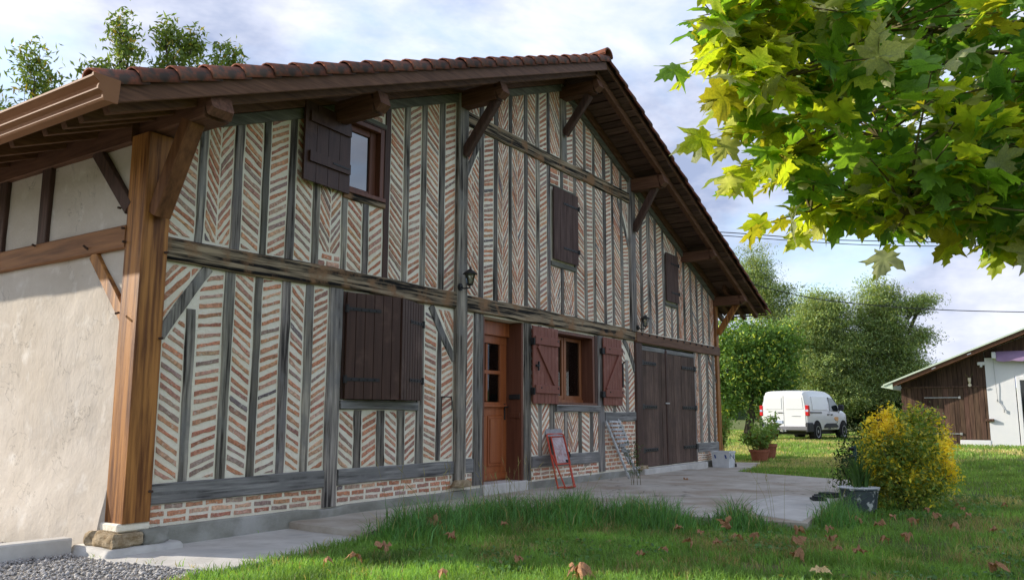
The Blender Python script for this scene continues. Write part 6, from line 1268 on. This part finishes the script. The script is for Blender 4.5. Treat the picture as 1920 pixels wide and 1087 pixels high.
for i in range(110):     # the crown beyond the picture
    v = Vector((rr.gauss(0, 1), rr.gauss(0, 1), rr.gauss(0, 1))).normalized()*rr.random()**.4; p = Vector((6.3+v.x*2.6, -8.4+v.y*2.4, 4.6+v.z*2.1))
    rel = p-CAM; x_ = rel.dot(r2); y_ = rel.dot(u2); z_ = rel.dot(fw)
    if z_ > 0 and abs(x_/z_) < .66 and abs(y_/z_) < .40: continue
    for k in range(3): d = Vector((rr.gauss(0, 1), rr.gauss(0, 1), rr.gauss(-.4, .5))).normalized(); addleaf(p+d*.1, d, .2)
for i in range(26):
    v = Vector((rr.gauss(0, 1), rr.gauss(0, 1), rr.gauss(0, .8))).normalized(); e = Vector((6.3+v.x*2.2, -8.4+v.y*2.0, 4.6+v.z*1.8)); rel = e-CAM
    hb = rr.choice(hubs); bm_.tube([hb, hb.lerp(e, .5)+Vector((0, 0, .2)), e], [.05, .03, .01], 6) if e.y < -8.0 else None
bm_.build('twigs', M['twig'], ptree)
leaves.sort(key=lambda l: -(l[3]/max(.1, (l[0]-CAM).length)) if (l[0]-CAM).dot(fw) > 0 and abs((l[0]-CAM).dot(r2)/(l[0]-CAM).dot(fw)) < .64 and abs((l[0]-CAM).dot(u2)/(l[0]-CAM).dot(fw)) < .37 else 1)
def leafmat(p, d, n, s): x = d.cross(n); mm = Matrix((x*s, d*s, n*s)).transposed().to_4x4(); mm.translation = p; return mm
rest = {}
for i, (p, d, n, s, k) in enumerate(leaves):
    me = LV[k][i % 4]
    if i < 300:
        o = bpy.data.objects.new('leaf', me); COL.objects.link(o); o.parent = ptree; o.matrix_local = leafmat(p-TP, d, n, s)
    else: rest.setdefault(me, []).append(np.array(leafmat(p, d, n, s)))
VV = []; FF = []; CC = []; off = 0
for me, ms_ in rest.items():
    v = np.array([tuple(q.co) for q in me.vertices]); c = np.zeros(len(v)*4, dtype=np.float32); me.attributes['tint'].data.foreach_get('color', c); c = c.reshape(-1, 4)[:, :3]
    f = [tuple(q.vertices) for q in me.polygons]; f = np.array([q if len(q) == 3 else q[:3] for q in f]+[(q[0], q[2], q[3]) for q in f if len(q) == 4])
    for mm in ms_: VV.append(v@mm[:3, :3].T+mm[:3, 3]); CC.append(c*rr.uniform(.8, 1.15)); FF.append(f+off); off += len(v)
npmesh('leaf_mass', np.vstack(VV), np.vstack(FF), np.vstack(CC), M['bigleaf'], ptree, smooth=True, kind='stuff')
print('leaves', len(leaves))

# ------------------------------------------------------------------ fallen leaves
DL = [leafmesh(900+i, (.9, .85, .8), (1.15, 1.05, .95), curl=1.0, crumple=.30, name='fallen_leaf', material='dryleaf') for i in range(5)]
DLp = [leafmesh(950+i, (1.7, 2.2, 2.0), (2.0, 2.5, 2.1), curl=.5, crumple=.10, name='fallen_leaf', material='dryleaf') for i in range(2)]
FL = [(7.201,-3.282),(7.369,-3.676),(6.414,-3.71),(6.925,-3.925),(7.137,-4.029),(6.592,-3.854),(7.689,-4.232),(7.039,-4.342),(7.962,-4.396),(8.853,-4.456),(8.639,-4.76),(9.293,-4.732),(9.021,-4.981),(6.79,-4.753),(6.469,-4.552),(6.803,-4.878),(7.359,-4.536),(10.183,-4.941),(10.463,-5.263),(8.818,-5.342),(8.683,-5.658),(5.792,-4.82),(6.607,-5.774),(6.017,-3.681),(4.973,-3.534),(5.709,-3.635),(12.656,-1.17),(7.559,-4.955),(7.067,-3.52),
      (5.943,-1.481),(5.71,-1.875),(5.028,-1.771),(4.251,-1.905),(4.426,-2.014),(5.038,-2.957),(6.487,-1.86),(4.952,-3.522),(4.36,-2.83),(7.594,-1.548),(11.2,-5.6),(12.4,-5.9),(9.9,-5.35),(7.9,-5.1),(10.9,-5.15),(9.6,-5.05)]
BIG = {7: 'large crumpled brown leaf on the grass below the patio corner, biggest of the brown ones', 21: 'pale yellow green fallen leaf at the bottom edge of the photo', 22: 'flat brown leaf lying alone near the lower right corner', 24: 'cluster like torn brown leaf at the bottom centre, left of the pale yellow one', 29: 'upright curled brown leaf in the grass next to the concrete step', 31: 'brown leaf on the grass edge left of centre beside the concrete path', 1: 'upright orange brown leaf at the patio front edge', 12: 'brown leaf just in front of the planter tub', 26: 'small dark leaf lying out on the concrete patio'}
for i, (x, y) in enumerate(FL):
    sz = rr.uniform(.05, .085)*(1.45 if i in BIG and i != 26 else 1)
    me = DLp[0] if i == 21 else DL[i % 5]; z = .10 if slabs(x, y) else .062
    d = Vector((rr.gauss(0, 1), rr.gauss(0, 1), rr.uniform(-.1, .2))).normalized(); n = Vector((rr.gauss(0, .25), rr.gauss(0, .25), 1)); n = (n-d*n.dot(d)).normalized()
    if i in (1, 29): d = Vector((.3, -.2, 1)).normalized(); n = Vector((-.7, -.7, .1)); n = (n-d*n.dot(d)).normalized(); sz *= 1.2
    o = bpy.data.objects.new('fallen_leaf', me); COL.objects.link(o); o.matrix_world = leafmat(Vector((x, y, z+(.03 if i not in (26,) else -.01))), d, n, sz*1.15)
    if i in BIG: props(o, BIG[i], 'leaf', 'fallen plane leaves on the grass')
    else: props(o, 'small curled brown plane leaf fallen in the grass in front of the patio and bush', 'leaf', 'fallen plane leaves on the grass')

# ------------------------------------------------------------------ grass
def blades(X, Y, Z, H, W_, lean, tints, seed):
    r = np.random.RandomState(seed); n = len(X); a = r.uniform(0, 2*math.pi, n); l = r.uniform(.1, 1, n)*lean*H; b_ = r.uniform(0, 2*math.pi, n)
    dx, dy = np.cos(a)*l, np.sin(a)*l; sx, sy = np.cos(b_)*W_, np.sin(b_)*W_
    p0 = np.stack([X-sx, Y-sy, Z], 1); p1 = np.stack([X+sx, Y+sy, Z], 1); m0 = np.stack([X+dx*.35-sx*.8, Y+dy*.35-sy*.8, Z+H*.6], 1); m1 = np.stack([X+dx*.35+sx*.8, Y+dy*.35+sy*.8, Z+H*.6], 1); tp = np.stack([X+dx, Y+dy, Z+H*(1-.25*np.minimum(1, l/H))], 1)
    V = np.stack([p0, p1, m0, m1, tp], 1).reshape(-1, 3); q = 5*np.arange(n)[:, None]; F = np.concatenate([q+np.array([[0, 1, 3]]), q+np.array([[0, 3, 2]]), q+np.array([[2, 3, 4]])], 1).reshape(-1, 3)
    return V, F, np.repeat(tints, 5, 0)
def nz(x, y, s, o=0): return np.array([noise.noise(Vector((a*s, b_*s, o))) for a, b_ in zip(x, y)])
def mask(X, Y, j=.03): return np.array([not (slabs(x+rnd.gauss(0, j), y+rnd.gauss(0, j)) or inpoly(x, y, GRAVEL) or (y > -.05 and 3.5 < x < 17.6)) for x, y in zip(X, Y)])
r = np.random.RandomState(77)
def gz(X): t_ = np.clip((X-18)/12, 0, 1); return .20*t_*t_*(3-2*t_)-.012
def lawn(x0, x1, y0, y1, n, h0, h1, w_, seed, gfun, keep=None):
    X = r.uniform(x0, x1, n); Y = r.uniform(y0, y1, n)
    # only the wedge the picture can see, with a margin
    ang = np.degrees(np.arctan2(X, Y+6.3)); k = (ang > 15) & (ang < 98); X, Y = X[k], Y[k]
    k = mask(X, Y, .11 if keep is not None else .035); X, Y = X[k], Y[k]
    k = ~((nz(X, Y, .9, 21)+.5*nz(X, Y, 3.5, 22) > .20) & (r.uniform(size=len(X)) < .75) & (Y < -4.2)); X, Y = X[k], Y[k]
    if keep is not None: k = keep(X, Y); X, Y = X[k], Y[k]
    H = r.uniform(h0, h1, len(X)); H, T_ = gfun(X, Y, H); return blades(X, Y, gz(X), H, w_*r.uniform(.6, 1.3, len(X)), .9, T_, seed)
def tn(X, Y, base=(.085, .19, .04), dry=(.36, .31, .15), s=.8, thr=.12, amt=.6, o=0.0):
    n_ = nz(X, Y, s, o)+.4*nz(X, Y, s*4, o+5); k = (r.uniform(size=len(X)) < np.clip((n_-thr)*3, 0.03, amt))[:, None]
    c = np.where(k, np.array(dry)[None], np.array(base)[None]*(1+.5*nz(X, Y, 2.2, 7)[:, None])); return c*r.uniform(.7, 1.35, (len(X), 1))
PT = [(5.3, -1.22), (5.62, -.95), (6.6, -.80), (8.25, -.90), (8.35, -4.2), (9.2, -4.15), (9.9, -4.05), (10.3, -4.5), (9.7, -4.75), (8.3, -4.55), (7.3, -3.7), (6.7, -2.9), (5.8, -1.9)]
TUFT = [(5.75, -1.35, .5), (6.3, -1.25, .55), (6.9, -1.35, .6), (7.4, -2.0, .65), (7.6, -2.9, .55), (7.9, -3.6, .40), (7.2, -1.4, .5), (8.7, -4.3, .30), (9.15, -4.3, .32), (9.4, -4.2, .2), (7.9, -1.9, .5), (7.8, -2.5, .5)]
def tall(X, Y):
    f = np.zeros(len(X))
    for x, y, s_ in TUFT: f = np.maximum(f, np.exp(-(((X-x)**2+(Y-y)**2)/(s_*.62)**2)))
    return f
def g1(X, Y, H):
    f = tall(X, Y); n_ = nz(X, Y, 3.0, 2); H = H*(1+.45*n_+1.9*f); dry = np.clip(1-f*2, 0, 1)
    T_ = tn(X, Y, base=(.19, .34, .08), thr=.06, amt=.6); k = (r.uniform(size=len(X)) > dry) ; T_[k] = np.array([.13, .29, .07])*r.uniform(.6, 1.5, (k.sum(), 1)); return H, T_
VA = []
VA.append(lawn(3.2, 12, -6.2, -.05, 95000, .045, .105, .0032, 1, g1))
VA.append(lawn(3.2, 7.5, -5.8, -1.0, 45000, .045, .10, .0030, 6, g1))
def kt(X, Y): return r.uniform(size=len(X)) < tall(X, Y)**1.2
def g2(X, Y, H): f = tall(X, Y); n_ = nz(X, Y, 2.5, 4); H = H*(.55+.6*f)*(1+.5*n_); c = np.where(r.uniform(size=(len(X), 1)) < .07, np.array([[.34, .30, .13]]), np.array([[.13, .28, .095]]))*r.uniform(.6, 1.6, (len(X), 1)); return H, c
VA.append(lawn(5.2, 10.4, -5.0, -.6, 75000, .17, .38, .0040, 2, g2, kt))
def g3(X, Y, H): return H*(1+.3*nz(X, Y, 1.5, 2)), tn(X, Y, base=(.20, .33, .075), dry=(.50, .45, .22), s=.30, thr=.02, amt=.75, o=3)
VA.append(lawn(12, 22, -7.0, 3.5, 70000, .05, .10, .0055, 3, g3)); VA.append(lawn(20, 36, -8.0, 9, 75000, .05, .11, .010, 4, g3)); VA.append(lawn(34, 52, -4.0, 14, 30000, .06, .12, .018, 5, g3))
V = []; F = []; C_ = []; o = 0
for v, f, c in VA: V.append(v); F.append(f+o); C_.append(c); o += len(v)
npmesh('lawn_grass', np.vstack(V), np.vstack(F), np.vstack(C_), M['grass'], None, kind='stuff', label='green lawn grass with tall tufts by the patio')
print('blades tris', sum(len(f) for f in F))
wc = []
while len(wc) < 420:
    x, y = rr.uniform(4.0, 13), rr.uniform(-6.1, -1.2)
    if noise.noise(Vector((x*.9, y*.9, 40))) > .05 and not slabs(x, y) and not inpoly(x, y, GRAVEL): wc.append((x, y, .035))
cloud('ground_weeds', [leafset(wc, .034, 12, (.05, .05, .012), (.12, .25, .07), seed=71, aspect=.8, tint2=(.30, .27, .10), p2=.08, upbias=1.5)], M['leaf'], None, kind='stuff', label='small clover and weed leaves among the grass')
# seeding grass stalks and a weed by the ladder
sm = MB(); r_ = random.Random(31)
for i in range(60):
    x, y = r_.choice([(6.2, -1.2), (7.3, -1.6), (8.0, -1.3), (8.2, -3.9), (9.3, -4.35), (6.8, -1.3), (7.6, -1.1)]); x += r_.gauss(0, .25); y += r_.gauss(0, .2); h = r_.uniform(.35, .6); dx, dy = r_.gauss(0, .09), r_.gauss(0, .09); k = r_.uniform(.8, 1.3); sm.cur = (.34*k, .30*k, .14*k)
    P = [(x, y, 0), (x+dx*.4, y+dy*.4, h*.6), (x+dx, y+dy, h)]; sm.tube(P, [.0016, .0013, .001], 4); sm.tube([P[2], (x+dx*1.25, y+dy*1.25, h+.06)], [.0045, .001], 5)
sm.build('seed_stalks', M['grass'], None, kind='stuff', label='thin dry seeding grass stalks above the tufts')
t = thing('tall_weed', 'tall thin weed growing from the grass edge in front of the white ladder', 'weed', (11.3, -.95, .08)); b = MB(); cs = []
for i in range(5):
    x, y = 11.3+r_.gauss(0, .06), -.95+r_.gauss(0, .05); e = (x+r_.gauss(0, .06), y+r_.gauss(0, .05), .08+r_.uniform(.35, .62)); b.tube([(x, y, .07), e], [.004, .002], 5)
    for u in (.3, .5, .7, .85, 1): cs.append(tuple(Vector((x, y, .07)).lerp(Vector(e), u)))
b.build('stem', M['twig'], t); cloud('leaves', [leafset(cs, .05, 8, .035, (.10, .17, .05), seed=5, aspect=.25)], M['leaf'], t, kind='stuff')
